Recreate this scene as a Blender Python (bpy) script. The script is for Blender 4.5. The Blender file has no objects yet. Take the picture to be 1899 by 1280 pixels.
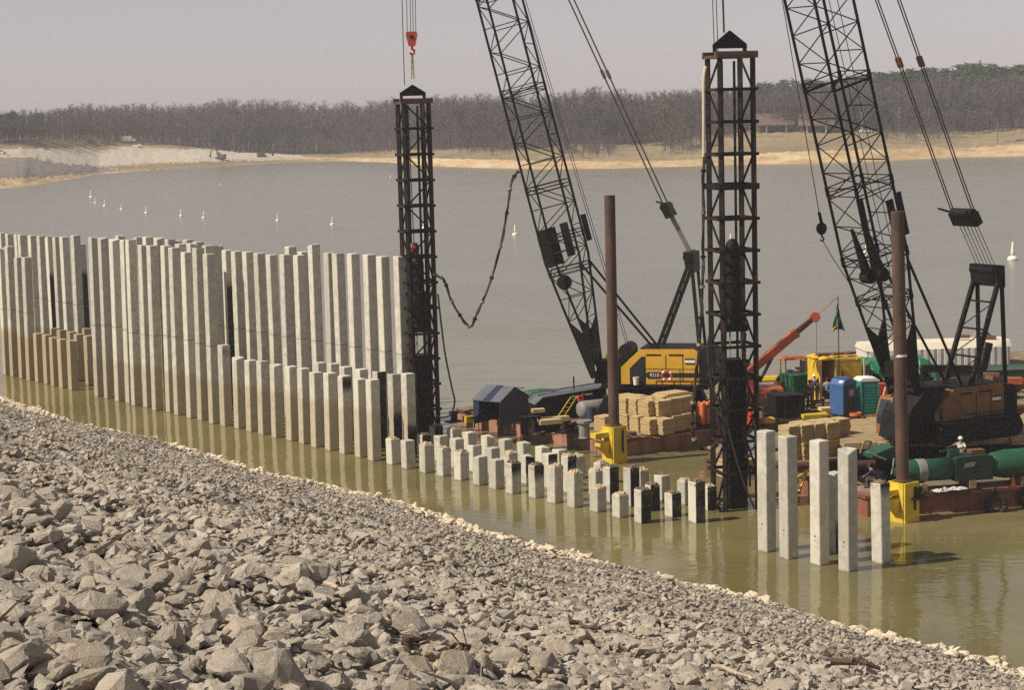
import bpy, bmesh, math, random
import numpy as np
from mathutils import Vector, Matrix
random.seed(7); RNG = np.random.default_rng(11)
SC = bpy.context.scene; COL = SC.collection
R = math.radians
# ------------------------------------------------------------------ camera
W0, H0, FPX, CAMH = 1899.0, 1280.0, 3700.0, 20.5
PITCH, ROLL = math.atan(440/FPX), math.atan(0.026)
_r0, _f0, _u0 = Vector((1,0,0)), Vector((0,math.cos(PITCH),-math.sin(PITCH))), Vector((0,math.sin(PITCH),math.cos(PITCH)))
CR = math.cos(ROLL)*_r0 - math.sin(ROLL)*_u0
CU = math.sin(ROLL)*_r0 + math.cos(ROLL)*_u0
CAMP = Vector((0,0,CAMH))
cam = bpy.data.cameras.new('camera'); camo = bpy.data.objects.new('camera', cam); COL.objects.link(camo)
cam.lens = FPX/W0*36.0; cam.sensor_width = 36.0; cam.clip_start = 0.5; cam.clip_end = 6000
camo.matrix_world = Matrix(((CR.x,CU.x,-_f0.x,0),(CR.y,CU.y,-_f0.y,0),(CR.z,CU.z,-_f0.z,CAMH),(0,0,0,1)))
SC.camera = camo
# ------------------------------------------------------------------ sky, sun, exposure
SUN_EL, SUN_TO = R(46), Vector((0.95,0.31,0)).normalized()     # SUN_TO: the way shadows fall
world = bpy.data.worlds.new('World'); SC.world = world; world.use_nodes = True
wn, wl = world.node_tree.nodes, world.node_tree.links
wn.clear()
sky = wn.new('ShaderNodeTexSky'); sky.sky_type = 'NISHITA'; sky.sun_disc = False
sky.sun_elevation = SUN_EL; sky.sun_rotation = math.atan2(-SUN_TO.x, -SUN_TO.y)
sky.altitude = 100; sky.air_density = 1.0; sky.dust_density = 0.4; sky.ozone_density = 0.6
hsv = wn.new('ShaderNodeHueSaturation'); hsv.inputs['Saturation'].default_value = 0.16
tint = wn.new('ShaderNodeMix'); tint.data_type = 'RGBA'; tint.blend_type = 'MULTIPLY'; tint.inputs[0].default_value = 1
tint.inputs[7].default_value = (1.0, 0.928, 0.975, 1)
bg = wn.new('ShaderNodeBackground'); bg.inputs['Strength'].default_value = 0.076
wo = wn.new('ShaderNodeOutputWorld')
wl.new(sky.outputs[0], hsv.inputs['Color']); wl.new(hsv.outputs[0], tint.inputs[6]); wl.new(tint.outputs[2], bg.inputs['Color']); wl.new(bg.outputs[0], wo.inputs[0])
sun = bpy.data.lights.new('sun', 'SUN'); suno = bpy.data.objects.new('sun', sun); COL.objects.link(suno)
sun.energy = 5.0; sun.angle = R(0.53); sun.color = (1.0, 0.90, 0.74)
_sd = Vector((SUN_TO.x*math.cos(SUN_EL), SUN_TO.y*math.cos(SUN_EL), -math.sin(SUN_EL)))
suno.rotation_euler = _sd.to_track_quat('-Z', 'Y').to_euler(); suno.location = (-60, -20, 80)
SC.view_settings.view_transform = 'Standard'; SC.view_settings.look = 'None'
SC.view_settings.exposure = 0.1; SC.view_settings.gamma = 1.0; SC.view_settings.use_curve_mapping = False
SC.cycles.max_bounces = 6; SC.cycles.diffuse_bounces = 3; SC.cycles.glossy_bounces = 3; SC.cycles.transparent_max_bounces = 6
SC.cycles.volume_bounces = 0; SC.cycles.caustics_reflective = False; SC.cycles.caustics_refractive = False
SC.cycles.use_denoising = False
# ------------------------------------------------------------------ surveying: a picture direction to a place on the ground
def ray(u, v):
    return CR*((u-949.5)/FPX) + CU*((640-v)/FPX) + _f0
def atz(u, v, z=0.0):
    d = ray(u, v); return CAMP + d*((z-CAMH)/d.z)
def aty(u, v, Y):
    d = ray(u, v); return CAMP + d*(Y/d.y)
DN = Vector((0.808, 0.589, 0)).normalized()       # from the dam out over the water
DD = Vector((0.589, -0.808, 0)).normalized()      # along the dam, to the right
def atc(u, v, c):
    d = ray(u, v); return CAMP + d*(c/(DN.x*d.x+DN.y*d.y))
def pix(p):
    q = Vector(p) - CAMP; z = q.dot(_f0); return (949.5+q.dot(CR)/z*FPX, 640-q.dot(CU)/z*FPX)
# ------------------------------------------------------------------ materials
MATS = {}
def mat(name, col, rough=0.7, var=0.15, scale=3.0, bump=0.0, bscale=20.0, metal=0.0, col2=None, c2scale=1.5, c2lo=0.5, c2hi=0.65, stretch=(1,1,1), spec=0.4):
    """procedural paint/metal/stone: base colour with noise, optional second colour (rust, dirt) in patches, fine relief"""
    m = bpy.data.materials.new(name); m.use_nodes = True; MATS[name] = m
    n, l = m.node_tree.nodes, m.node_tree.links
    b = n['Principled BSDF']; b.inputs['Roughness'].default_value = rough; b.inputs['Metallic'].default_value = metal
    b.inputs['Specular IOR Level'].default_value = spec
    tc = n.new('ShaderNodeTexCoord'); mp = n.new('ShaderNodeMapping'); mp.inputs['Scale'].default_value = stretch
    l.new(tc.outputs['Object'], mp.inputs[0])
    nz = n.new('ShaderNodeTexNoise'); nz.inputs['Scale'].default_value = scale; nz.inputs['Detail'].default_value = 5; nz.inputs['Roughness'].default_value = 0.65
    l.new(mp.outputs[0], nz.inputs['Vector'])
    cr = n.new('ShaderNodeValToRGB'); cr.color_ramp.elements[0].position = 0.3; cr.color_ramp.elements[1].position = 0.7
    lo = [max(0, c*(1-var)) for c in col]; hi = [min(1, c*(1+var)) for c in col]
    cr.color_ramp.elements[0].color = (*lo, 1); cr.color_ramp.elements[1].color = (*hi, 1)
    l.new(nz.outputs['Fac'], cr.inputs[0]); out = cr.outputs[0]
    if col2 is not None:
        n2 = n.new('ShaderNodeTexNoise'); n2.inputs['Scale'].default_value = c2scale; n2.inputs['Detail'].default_value = 7; n2.inputs['Roughness'].default_value = 0.7
        l.new(mp.outputs[0], n2.inputs['Vector'])
        c2 = n.new('ShaderNodeValToRGB'); c2.color_ramp.elements[0].position = c2lo; c2.color_ramp.elements[1].position = c2hi
        l.new(n2.outputs['Fac'], c2.inputs[0])
        mx = n.new('ShaderNodeMix'); mx.data_type = 'RGBA'; l.new(c2.outputs[0], mx.inputs[0]); l.new(out, mx.inputs[6]); mx.inputs[7].default_value = (*col2, 1)
        out = mx.outputs[2]
    l.new(out, b.inputs['Base Color'])
    if bump > 0:
        n3 = n.new('ShaderNodeTexNoise'); n3.inputs['Scale'].default_value = bscale; n3.inputs['Detail'].default_value = 4
        l.new(mp.outputs[0], n3.inputs['Vector'])
        bp = n.new('ShaderNodeBump'); bp.inputs['Strength'].default_value = bump; bp.inputs['Distance'].default_value = 0.05
        l.new(n3.outputs['Fac'], bp.inputs['Height']); l.new(bp.outputs[0], b.inputs['Normal'])
    return m
# ------------------------------------------------------------------ mesh building
class MB:
    def __init__(s): s.v, s.f, s.m = [], [], []
    def add(s, vs, fs, mi=0):
        o = len(s.v); s.v += [tuple(p) for p in vs]; s.f += [tuple(i+o for i in f) for f in fs]; s.m += [mi]*len(fs); return s
    def box(s, c, size, rot=None, mi=0, top=1.0):
        x, y, z = [q/2 for q in size]; c = Vector(c)
        vs = [Vector((a*x*(top if d > 0 else 1), b*y*(top if d > 0 else 1), d*z)) for d in (-1,1) for b in (-1,1) for a in (-1,1)]
        if rot is not None: vs = [rot @ p for p in vs]
        return s.add([p+c for p in vs], [(0,2,3,1),(4,5,7,6),(0,1,5,4),(2,6,7,3),(0,4,6,2),(1,3,7,5)], mi)
    def beam(s, p, q, w, h=None, mi=0, upv=(0,0,1)):
        p, q = Vector(p), Vector(q); d = q-p; L = d.length
        if L < 1e-6: return s
        d /= L; a = d.cross(Vector(upv))
        if a.length < 1e-3: a = d.cross(Vector((0.6,0.8,0)))
        a.normalize(); b = a.cross(d); h = h or w
        vs = [e + a*(i*w/2) + b*(j*h/2) for e in (p, q) for i, j in ((-1,-1),(1,-1),(1,1),(-1,1))]
        return s.add(vs, [(0,1,2,3),(7,6,5,4),(0,4,5,1),(1,5,6,2),(2,6,7,3),(3,7,4,0)], mi)
    def tube(s, p, q, r, n=8, r2=None, mi=0, caps=True):
        p, q = Vector(p), Vector(q); d = (q-p).normalized(); a = d.cross(Vector((0,0,1)))
        if a.length < 1e-3: a = Vector((1,0,0))
        a.normalize(); b = d.cross(a); r2 = r if r2 is None else r2
        vs = [p + (a*math.cos(t)+b*math.sin(t))*r for t in (2*math.pi*i/n for i in range(n))] + [q + (a*math.cos(t)+b*math.sin(t))*r2 for t in (2*math.pi*i/n for i in range(n))]
        fs = [(i, (i+1) % n, n+(i+1) % n, n+i) for i in range(n)]
        if caps: fs += [tuple(range(n-1,-1,-1)), tuple(range(n,2*n))]
        return s.add(vs, fs, mi)
    def path(s, pts, r, n=6, mi=0, r2=None):
        pts = [Vector(p) for p in pts]; N = len(pts); vs = []
        a = None
        for i, p in enumerate(pts):
            d = (pts[min(i+1,N-1)]-pts[max(i-1,0)]).normalized()
            if a is None:
                a = d.cross(Vector((0.13,0.2,1)));
                if a.length < 1e-3: a = d.cross(Vector((1,0,0)))
            a = (a - d*a.dot(d)).normalized(); b = d.cross(a); rr = r if r2 is None else r+(r2-r)*i/(N-1)
            vs += [p+(a*math.cos(t)+b*math.sin(t))*rr for t in (2*math.pi*k/n for k in range(n))]
        fs = [(i*n+k, i*n+(k+1) % n, (i+1)*n+(k+1) % n, (i+1)*n+k) for i in range(N-1) for k in range(n)]
        fs += [tuple(range(n-1,-1,-1)), tuple(range((N-1)*n, N*n))]
        return s.add(vs, fs, mi)
    def lathe(s, c, prof, n=16, mi=0, axis='z', rot=None):
        c = Vector(c); vs = []
        for r, z in prof:
            for k in range(n):
                t = 2*math.pi*k/n; p = Vector((r*math.cos(t), r*math.sin(t), z))
                if axis == 'x': p = Vector((p.z, p.x, p.y))
                if axis == 'y': p = Vector((p.x, p.z, p.y))
                if rot is not None: p = rot @ p
                vs.append(c+p)
        m = len(prof); fs = [(i*n+k, i*n+(k+1) % n, (i+1)*n+(k+1) % n, (i+1)*n+k) for i in range(m-1) for k in range(n)]
        fs += [tuple(range(n-1,-1,-1)), tuple(range((m-1)*n, m*n))]
        return s.add(vs, fs, mi)
    def prism(s, poly, a, b, mi=0, plane='xz'):
        """closed outline in a plane, given thickness from a to b along the third axis"""
        def P(x, y, t): return (x, t, y) if plane == 'xz' else ((x, y, t) if plane == 'xy' else (t, x, y))
        n = len(poly); vs = [P(x, y, a) for x, y in poly]+[P(x, y, b) for x, y in poly]
        fs = [tuple(range(n)), tuple(range(2*n-1, n-1, -1))]+[(i, n+i, n+(i+1) % n, (i+1) % n) for i in range(n)]
        return s.add(vs, fs, mi)
    def mesh(s, name, mats, smooth=False):
        me = bpy.data.meshes.new(name); me.from_pydata(s.v, [], s.f)
        for m in (mats if isinstance(mats, (list, tuple)) else [mats]): me.materials.append(m)
        if len(me.materials) > 1: me.polygons.foreach_set('material_index', s.m)
        bm = bmesh.new(); bm.from_mesh(me); bmesh.ops.recalc_face_normals(bm, faces=bm.faces); bm.to_mesh(me); bm.free()
        if smooth: me.shade_smooth()
        me.update(); return me
def tag(o, label=None, cat=None, group=None, kind=None):
    if label: o['label'] = label
    if cat: o['category'] = cat
    if group: o['group'] = group
    if kind: o['kind'] = kind
    return o
def link(name, me, parent=None, loc=None, rz=0):
    o = bpy.data.objects.new(name, me); COL.objects.link(o)
    if loc is not None: o.location = loc
    if rz: o.rotation_euler = (0,0,rz)
    if parent is not None: o.parent = parent
    return o
def part(name, mb, mats, parent=None, loc=None, rz=0, smooth=False):
    return link(name, mb.mesh(name, mats, smooth), parent, loc, rz)
def thing(name, label, cat, loc=(0,0,0), rz=0, group=None):
    return tag(link(name, None, None, loc, rz), label, cat, group)
ORD = ['zeroth','first','second','third','fourth','fifth','sixth','seventh','eighth','ninth','tenth','eleventh','twelfth','thirteenth','fourteenth','fifteenth','sixteenth','seventeenth','eighteenth','nineteenth','twentieth','twenty-first','twenty-second','twenty-third','twenty-fourth','twenty-fifth','twenty-sixth','twenty-seventh','twenty-eighth','twenty-ninth','thirtieth','thirty-first','thirty-second','thirty-third','thirty-fourth']
def npmesh(name, V, F, mats, smooth=False):
    """large triangle mesh from arrays"""
    me = bpy.data.meshes.new(name); V = np.asarray(V, np.float32); F = np.asarray(F, np.int32)
    me.vertices.add(len(V)); me.vertices.foreach_set('co', V.ravel())
    me.loops.add(F.size); me.loops.foreach_set('vertex_index', F.ravel())
    me.polygons.add(len(F)); me.polygons.foreach_set('loop_start', np.arange(0, F.size, F.shape[1], dtype=np.int32))
    for m in (mats if isinstance(mats, (list, tuple)) else [mats]): me.materials.append(m)
    me.update(calc_edges=True); me.validate()
    if not smooth: me.shade_flat()
    return me
# ================================================================== WATER
def water_material():
    m = bpy.data.materials.new('muddy_water'); m.use_nodes = True; n, l = m.node_tree.nodes, m.node_tree.links
    b = n['Principled BSDF']; b.inputs['Roughness'].default_value = 0.06; b.inputs['IOR'].default_value = 1.33
    g = n.new('ShaderNodeNewGeometry')
    n1 = n.new('ShaderNodeTexNoise'); n1.inputs['Scale'].default_value = 0.09; n1.inputs['Detail'].default_value = 5; l.new(g.outputs['Position'], n1.inputs['Vector'])
    cr = n.new('ShaderNodeValToRGB'); cr.color_ramp.elements[0].color = (0.132,0.116,0.045,1); cr.color_ramp.elements[1].color = (0.205,0.172,0.070,1)
    cr.color_ramp.elements[0].position = 0.35; cr.color_ramp.elements[1].position = 0.65
    l.new(n1.outputs['Fac'], cr.inputs[0]); wcol = cr.outputs[0]
    prev = None
    # calm patches and ruffled patches
    cp = n.new('ShaderNodeTexNoise'); cp.inputs['Scale'].default_value = 0.035; cp.inputs['Detail'].default_value = 3; l.new(g.outputs['Position'], cp.inputs['Vector'])
    rm = n.new('ShaderNodeMapRange'); rm.inputs[1].default_value = 0.35; rm.inputs[2].default_value = 0.65; rm.inputs[3].default_value = 0.45; rm.inputs[4].default_value = 1.45; l.new(cp.outputs['Fac'], rm.inputs[0])
    # sheltered water beside the bank, wind-ruffled water further out
    dt = n.new('ShaderNodeVectorMath'); dt.operation = 'DOT_PRODUCT'; dt.inputs[1].default_value = DN; l.new(g.outputs['Position'], dt.inputs[0])
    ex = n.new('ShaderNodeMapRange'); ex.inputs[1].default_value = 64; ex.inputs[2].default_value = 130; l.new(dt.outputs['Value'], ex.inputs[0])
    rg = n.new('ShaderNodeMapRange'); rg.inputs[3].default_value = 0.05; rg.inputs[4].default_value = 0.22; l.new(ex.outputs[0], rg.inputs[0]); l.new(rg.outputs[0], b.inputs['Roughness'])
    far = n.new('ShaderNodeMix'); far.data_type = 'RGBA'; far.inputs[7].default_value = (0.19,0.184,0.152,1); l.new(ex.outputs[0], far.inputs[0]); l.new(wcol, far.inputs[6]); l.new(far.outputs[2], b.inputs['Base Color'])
    am = n.new('ShaderNodeMath'); am.operation = 'MULTIPLY_ADD'; am.inputs[1].default_value = 1.6; am.inputs[2].default_value = 0.75; l.new(ex.outputs[0], am.inputs[0])
    am2 = n.new('ShaderNodeMath'); am2.operation = 'MULTIPLY'; l.new(am.outputs[0], am2.inputs[0]); l.new(rm.outputs[0], am2.inputs[1])
    for sc, st, dist, ang in ((0.09, 0.5, 0.35, 12), (0.42, 0.55, 0.10, 20), (1.5, 0.65, 0.035, 8), (4.5, 0.5, 0.010, 33)):
        mp = n.new('ShaderNodeMapping'); mp.inputs['Scale'].default_value = (0.6, 1.25, 1); mp.inputs['Rotation'].default_value = (0,0,R(ang)); l.new(g.outputs['Position'], mp.inputs[0])
        nz = n.new('ShaderNodeTexNoise'); nz.inputs['Scale'].default_value = sc; nz.inputs['Detail'].default_value = 2; l.new(mp.outputs[0], nz.inputs['Vector'])
        ml = n.new('ShaderNodeMath'); ml.operation = 'MULTIPLY'; l.new(nz.outputs['Fac'], ml.inputs[0]); l.new(am2.outputs[0], ml.inputs[1])
        bp = n.new('ShaderNodeBump'); bp.inputs['Strength'].default_value = st; bp.inputs['Distance'].default_value = dist; l.new(ml.outputs[0], bp.inputs['Height'])
        if prev: l.new(prev.outputs[0], bp.inputs['Normal'])
        prev = bp
    l.new(prev.outputs[0], b.inputs['Normal'])
    return m
lake = MB(); lake.add([(-680,-60,0),(680,-60,0),(680,1400,0),(-680,1400,0)], [(0,1,2,3)])
tag(part('lake', lake, water_material()), 'still muddy olive green lake reaching to the wooded far shore', None, None, 'structure')
# ================================================================== RIPRAP BANK
def stone_mat(name, col, var, c2):
    m = bpy.data.materials.new(name); m.use_nodes = True; n, l = m.node_tree.nodes, m.node_tree.links
    b = n['Principled BSDF']; b.inputs['Roughness'].default_value = 0.9; b.inputs['Specular IOR Level'].default_value = 0.2
    g = n.new('ShaderNodeNewGeometry')
    at = n.new('ShaderNodeAttribute'); at.attribute_name = 'shade'
    oi = n.new('ShaderNodeObjectInfo')
    nz = n.new('ShaderNodeTexNoise'); nz.inputs['Scale'].default_value = 5.0; nz.inputs['Detail'].default_value = 6; nz.inputs['Roughness'].default_value = 0.7; l.new(g.outputs['Position'], nz.inputs['Vector'])
    ad = n.new('ShaderNodeMath'); ad.operation = 'ADD'; l.new(at.outputs['Fac'], ad.inputs[0]); l.new(oi.outputs['Random'], ad.inputs[1])
    ad2 = n.new('ShaderNodeMath'); ad2.operation = 'MULTIPLY_ADD'; l.new(nz.outputs['Fac'], ad2.inputs[0]); ad2.inputs[1].default_value = 1.3; l.new(ad.outputs[0], ad2.inputs[2])
    fr = n.new('ShaderNodeMath'); fr.operation = 'MULTIPLY'; fr.inputs[1].default_value = 0.35; l.new(ad2.outputs[0], fr.inputs[0])
    cr = n.new('ShaderNodeValToRGB')
    cr.color_ramp.elements[0].position = 0.12; cr.color_ramp.elements[0].color = (*[c*(1-var) for c in col], 1)
    cr.color_ramp.elements[1].position = 0.88; cr.color_ramp.elements[1].color = (*[c*(1+var) for c in col], 1)
    e = cr.color_ramp.elements.new(0.6); e.color = (*c2, 1)
    l.new(fr.outputs[0], cr.inputs[0])
    n4 = n.new('ShaderNodeTexNoise'); n4.inputs['Scale'].default_value = 0.9; n4.inputs['Detail'].default_value = 8; n4.inputs['Roughness'].default_value = 0.75; l.new(g.outputs['Position'], n4.inputs['Vector'])
    c4 = n.new('ShaderNodeValToRGB'); c4.color_ramp.elements[0].position = 0.5; c4.color_ramp.elements[1].position = 0.66; l.new(n4.outputs['Fac'], c4.inputs[0])
    m4 = n.new('ShaderNodeMix'); m4.data_type = 'RGBA'; m4.inputs[7].default_value = (col[0]*1.12, col[1]*0.98, col[2]*0.78, 1); h4 = n.new('ShaderNodeMath'); h4.operation = 'MULTIPLY'; h4.inputs[1].default_value = 0.55; l.new(c4.outputs[0], h4.inputs[0]); l.new(h4.outputs[0], m4.inputs[0]); l.new(cr.outputs[0], m4.inputs[6])
    l.new(m4.outputs[2], b.inputs['Base Color'])
    n3 = n.new('ShaderNodeTexNoise'); n3.inputs['Scale'].default_value = 14; n3.inputs['Detail'].default_value = 6; n3.inputs['Roughness'].default_value = 0.75; l.new(g.outputs['Position'], n3.inputs['Vector'])
    bp = n.new('ShaderNodeBump'); bp.inputs['Strength'].default_value = 0.9; bp.inputs['Distance'].default_value = 0.06; l.new(n3.outputs['Fac'], bp.inputs['Height']); l.new(bp.outputs[0], b.inputs['Normal'])
    return m
M_STONE = stone_mat('grey_limestone', (0.415,0.375,0.325), 0.45, (0.45,0.40,0.335))
M_PALE = stone_mat('pale_washed_stone', (0.60,0.53,0.42), 0.25, (0.66,0.57,0.43))
M_BED = mat('stone_dust_and_void_shade', (0.27,0.24,0.20), 0.95, 0.35, 3.5, 1.0, 9, col2=(0.13,0.11,0.09), c2scale=4.0)  # rubble tone; the dark patches stand for shaded voids between stones
WL = 54.8
def bank_z(x, y):
    s = DN.x*x+DN.y*y
    return 18.8-0.343*s
def wobble(t):
    return 0.22*np.sin(t*0.21)+0.16*np.sin(t*0.53+1.7)+0.12*np.sin(t*1.31+0.4)
def bank_np(s, t):
    z = 18.8-0.343*s
    z = np.where(s < 0, 18.8+0.02*s, z)
    w = 0.22*np.sin(s*0.31+t*0.07)*np.sin(t*0.19+s*0.05)+0.13*np.sin(s*0.9+1.0)*np.sin(t*0.7)+0.08*np.sin(s*1.7-t*1.1)
    fade = np.clip((s-1.0)/6.0, 0, 1)*np.clip((WL+4-s)/6, 0.25, 1)
    return z+w*fade+0.343*wobble(t)*np.clip((s-30)/20, 0, 1)
ss = np.concatenate([np.linspace(-30, 2, 14), np.linspace(2.5, 64, 150)]); tt = np.linspace(-175, 75, 420)
S, T = np.meshgrid(ss, tt, indexing='ij'); Z = bank_np(S, T)-0.09*np.clip((S-2)/3, 0, 1)+RNG.normal(0, 0.035, S.shape)
V = np.stack([DN.x*S+DD.x*T, DN.y*S+DD.y*T, Z], -1).reshape(-1, 3)
a = (np.arange(len(ss)-1)[:,None]*len(tt)+np.arange(len(tt)-1)[None]).ravel()
bank = link('riprap_bank', npmesh('riprap_bank', V, np.stack([a, a+1, a+1+len(tt), a+len(tt)], 1), M_BED))
tag(bank, 'sloping bank of grey quarry stone running down to the water', None, None, 'structure')
def rock_variant(k, npts, fine):
    rr = random.Random(k); bm = bmesh.new()
    sx, sy, sz = 1.0, rr.uniform(0.62, 0.95), rr.uniform(0.30, 0.58)
    for _ in range(npts):
        while True:
            p = Vector((rr.uniform(-1,1), rr.uniform(-1,1), rr.uniform(-1,1)))
            q = (abs(p.x)**3.2+abs(p.y)**3.2+abs(p.z)**3.2)**(1/3.2)
            if 0.8 < q < 1.0: break
        bm.verts.new((p.x*sx*0.5, p.y*sy*0.5, p.z*sz*0.5))
    h = bmesh.ops.convex_hull(bm, input=bm.verts)
    junk = [g for g in set(h['geom_interior']+h['geom_unused']) if isinstance(g, bmesh.types.BMVert) and g.is_valid]
    bmesh.ops.delete(bm, geom=junk, context='VERTS')
    if fine:
        bmesh.ops.dissolve_limit(bm, angle_limit=R(14), verts=bm.verts, edges=bm.edges)
        bmesh.ops.bevel(bm, geom=list(bm.edges), offset=0.028, segments=1, affect='EDGES', profile=0.6)
        bmesh.ops.triangulate(bm, faces=bm.faces)
        bmesh.ops.subdivide_edges(bm, edges=[e for e in bm.edges if e.calc_length() > 0.22], cuts=1, use_grid_fill=True)
        for v in bm.verts:
            v.co += Vector((rr.gauss(0,1), rr.gauss(0,1), rr.gauss(0,1)))*0.011
    bmesh.ops.triangulate(bm, faces=bm.faces)
    bmesh.ops.recalc_face_normals(bm, faces=bm.faces)
    me = bpy.data.meshes.new('stone'); bm.to_mesh(me); bm.free(); return me
def mesh_arrays(me):
    v = np.empty(len(me.vertices)*3, np.float32); me.vertices.foreach_get('co', v)
    f = np.empty(len(me.loops), np.int32); me.loops.foreach_get('vertex_index', f)
    return v.reshape(-1,3), f.reshape(-1,3)
LOW = [mesh_arrays(rock_variant(500+k, 10, False)) for k in range(24)]
COARSE = [mesh_arrays(rock_variant(100+k, 13, False)) for k in range(28)]
FINE = []
for k in range(22):
    me = rock_variant(300+k, 22, True); me.materials.append(M_STONE); me.shade_flat(); FINE.append(me)
    at_ = me.attributes.new('shade', 'FLOAT', 'POINT'); at_.data.foreach_set('value', np.full(len(me.vertices), 0.25+0.035*(k % 12), np.float32))
def rot_np(n, rng, tilt=0.36):
    ax, ay, az = rng.normal(0, tilt, n), rng.normal(0, tilt, n), rng.uniform(0, 2*np.pi, n)
    cx, sx, cy, sy, cz, sz = np.cos(ax), np.sin(ax), np.cos(ay), np.sin(ay), np.cos(az), np.sin(az)
    Rx = np.zeros((n,3,3)); Rx[:,0,0] = 1; Rx[:,1,1] = cx; Rx[:,1,2] = -sx; Rx[:,2,1] = sx; Rx[:,2,2] = cx
    Ry = np.zeros((n,3,3)); Ry[:,1,1] = 1; Ry[:,0,0] = cy; Ry[:,0,2] = sy; Ry[:,2,0] = -sy; Ry[:,2,2] = cy
    Rz = np.zeros((n,3,3)); Rz[:,2,2] = 1; Rz[:,0,0] = cz; Rz[:,0,1] = -sz; Rz[:,1,0] = sz; Rz[:,1,1] = cz
    return Rz @ Ry @ Rx
def joined_rocks(name, pos, size, material, rng, kinds):
    n = len(pos); M = rot_np(n, rng); which = rng.integers(0, len(kinds), n); Vs, Fs, Sh, o = [], [], [], 0
    shade = rng.uniform(0, 1, n)
    for k, (v, f) in enumerate(kinds):
        i = np.nonzero(which == k)[0]
        if not len(i): continue
        w = np.einsum('nij,vj->nvi', M[i], v)*size[i][:,None,None]+pos[i][:,None,:]
        Vs.append(w.reshape(-1,3)); Sh.append(np.repeat(shade[i], len(v)))
        Fs.append((f[None]+(np.arange(len(i))*len(v))[:,None,None]+o).reshape(-1,3)); o += len(i)*len(v)
    me = npmesh(name, np.concatenate(Vs), np.concatenate(Fs), material)
    at = me.attributes.new('shade', 'FLOAT', 'POINT'); at.data.foreach_set('value', np.concatenate(Sh).astype(np.float32))
    return link(name, me)
rng = np.random.default_rng(5)
def scatter(n, s0, s1, t0, t1, med, sig, lo, hi):
    s = rng.uniform(s0, s1, n); t = rng.uniform(t0, t1, n); d = np.clip(np.exp(rng.normal(math.log(med), sig, n)), lo, hi)
    return s, t, d
batches = [scatter(92000, 22, 54.4, -150, 14, 0.18, 0.34, 0.09, 0.38), scatter(26000, 1, 30, -80, 8, 0.19, 0.36, 0.08, 0.42), scatter(200, 24, 54, -150, 14, 0.42, 0.25, 0.33, 0.7), scatter(330, 2, 30, -75, 6, 0.36, 0.3, 0.28, 0.65),
    scatter(15000, 3, 24, -30, 2, 0.12, 0.4, 0.05, 0.3), scatter(36000, 2, 27, -46, 4, 0.175, 0.42, 0.09, 0.5), scatter(200, 3, 13, -26, -4, 0.44, 0.34, 0.3, 0.9)]
s, t, d = [np.concatenate(q) for q in zip(*batches)]
z = bank_np(s, t)
pos = np.stack([DN.x*s+DD.x*t, DN.y*s+DD.y*t, z+d*rng.uniform(-0.16, 0.13, len(d))], 1)
dep = (pos-np.array(CAMP)) @ np.array(_f0); pu = 949.5+((pos-np.array(CAMP)) @ np.array(CR))/dep*FPX; pv = 640-((pos-np.array(CAMP)) @ np.array(CU))/dep*FPX
dist = np.linalg.norm(pos-np.array(CAMP), axis=1)
keep = (dep > 3) & (pu > -260) & (pu < 2160) & (pv < 1480) & (dist > 5) & (d < dist*0.055)
pos, d, dep, pu, pv, s = pos[keep], d[keep], dep[keep], pu[keep], pv[keep], s[keep]
inview = (pu > 0) & (pu < W0) & (pv < H0+10)
big = np.argsort(-(d/dep)*inview)[:300]
isbig = np.zeros(len(d), bool); isbig[big] = True
for sel, kinds in ((~isbig & (dep < 42), COARSE), (~isbig & (dep >= 42), LOW)):
    stones = joined_rocks('loose_riprap', pos[sel], d[sel], M_STONE, rng, kinds); stones.parent = bank; stones['kind'] = 'stuff'; print('rocks', sel.sum(), len(stones.data.polygons))
Mb = rot_np(300, rng, 0.3)
for k, i in enumerate(big):
    o = bpy.data.objects.new('stone', FINE[k % len(FINE)]); COL.objects.link(o); o.parent = bank
    mm = Matrix([list(r) for r in Mb[k]]).to_4x4(); sc = d[i]*1.08
    o.matrix_world = Matrix.Translation(Vector(pos[i])) @ mm @ Matrix.Scale(sc, 4)
# pale washed stones along the waterline
n = 15000; t = rng.uniform(-150, 16, n); s = WL+wobble(t)-np.abs(rng.normal(0, 1, n))*1.15+0.5; d = np.clip(np.exp(rng.normal(math.log(0.30), 0.38, n)), 0.14, 0.7)
pos = np.stack([DN.x*s+DD.x*t, DN.y*s+DD.y*t, bank_np(s, t)+d*rng.uniform(0.05, 0.3, n)], 1)
po = joined_rocks('pale_shore_stones', pos, d, M_PALE, rng, LOW); po.parent = bank; po['kind'] = 'stuff'
# ================================================================== FAR SHORE
def lerp_tab(tab, u):
    xs = [q[0] for q in tab]; return [float(np.interp(u, xs, [q[k] for q in tab])) for k in range(1, len(tab[0]))]
# compass columns: picture heading u -> waterline v, sand top v, tree foot v (each where the ground at that heading shows), distances beyond the waterline
SHORE = [(-900,352,330,262),(-60,352,322,262),(0,350,322,264),(60,345,320,263),(120,336,318,262),(200,322,306,262),(300,315,300,264),(400,309,290,275),(450,306,292,282),(560,300,291,285),(640,298,292,284),(735,301,292,279),(800,307,293,279),(900,311,296,275),(1000,313,297,277),(1060,313,298,270),(1150,312,299,268),(1250,309,297,262),(1300,308,294,252),(1400,304,285,243),(1500,303,281,244),(1600,300,276,244),(1700,295,274,240),(1800,291,274,242),(1899,289,266,238),(2700,285,255,235)]
def shore_col(u):
    vw, vs, vt = lerp_tab(SHORE, u)
    p = atz(u, vw, 0.0); Y0 = p.y
    ds, dt = 16.0, 78.0
    if u < 450: k = min(1, (450-u)/150); ds, dt = 16+10*k, 78+50*k
    zs = aty(u, vs, Y0+ds).z; zt = aty(u, vt, Y0+dt).z
    return Y0, ds, dt, zs, zt
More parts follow.
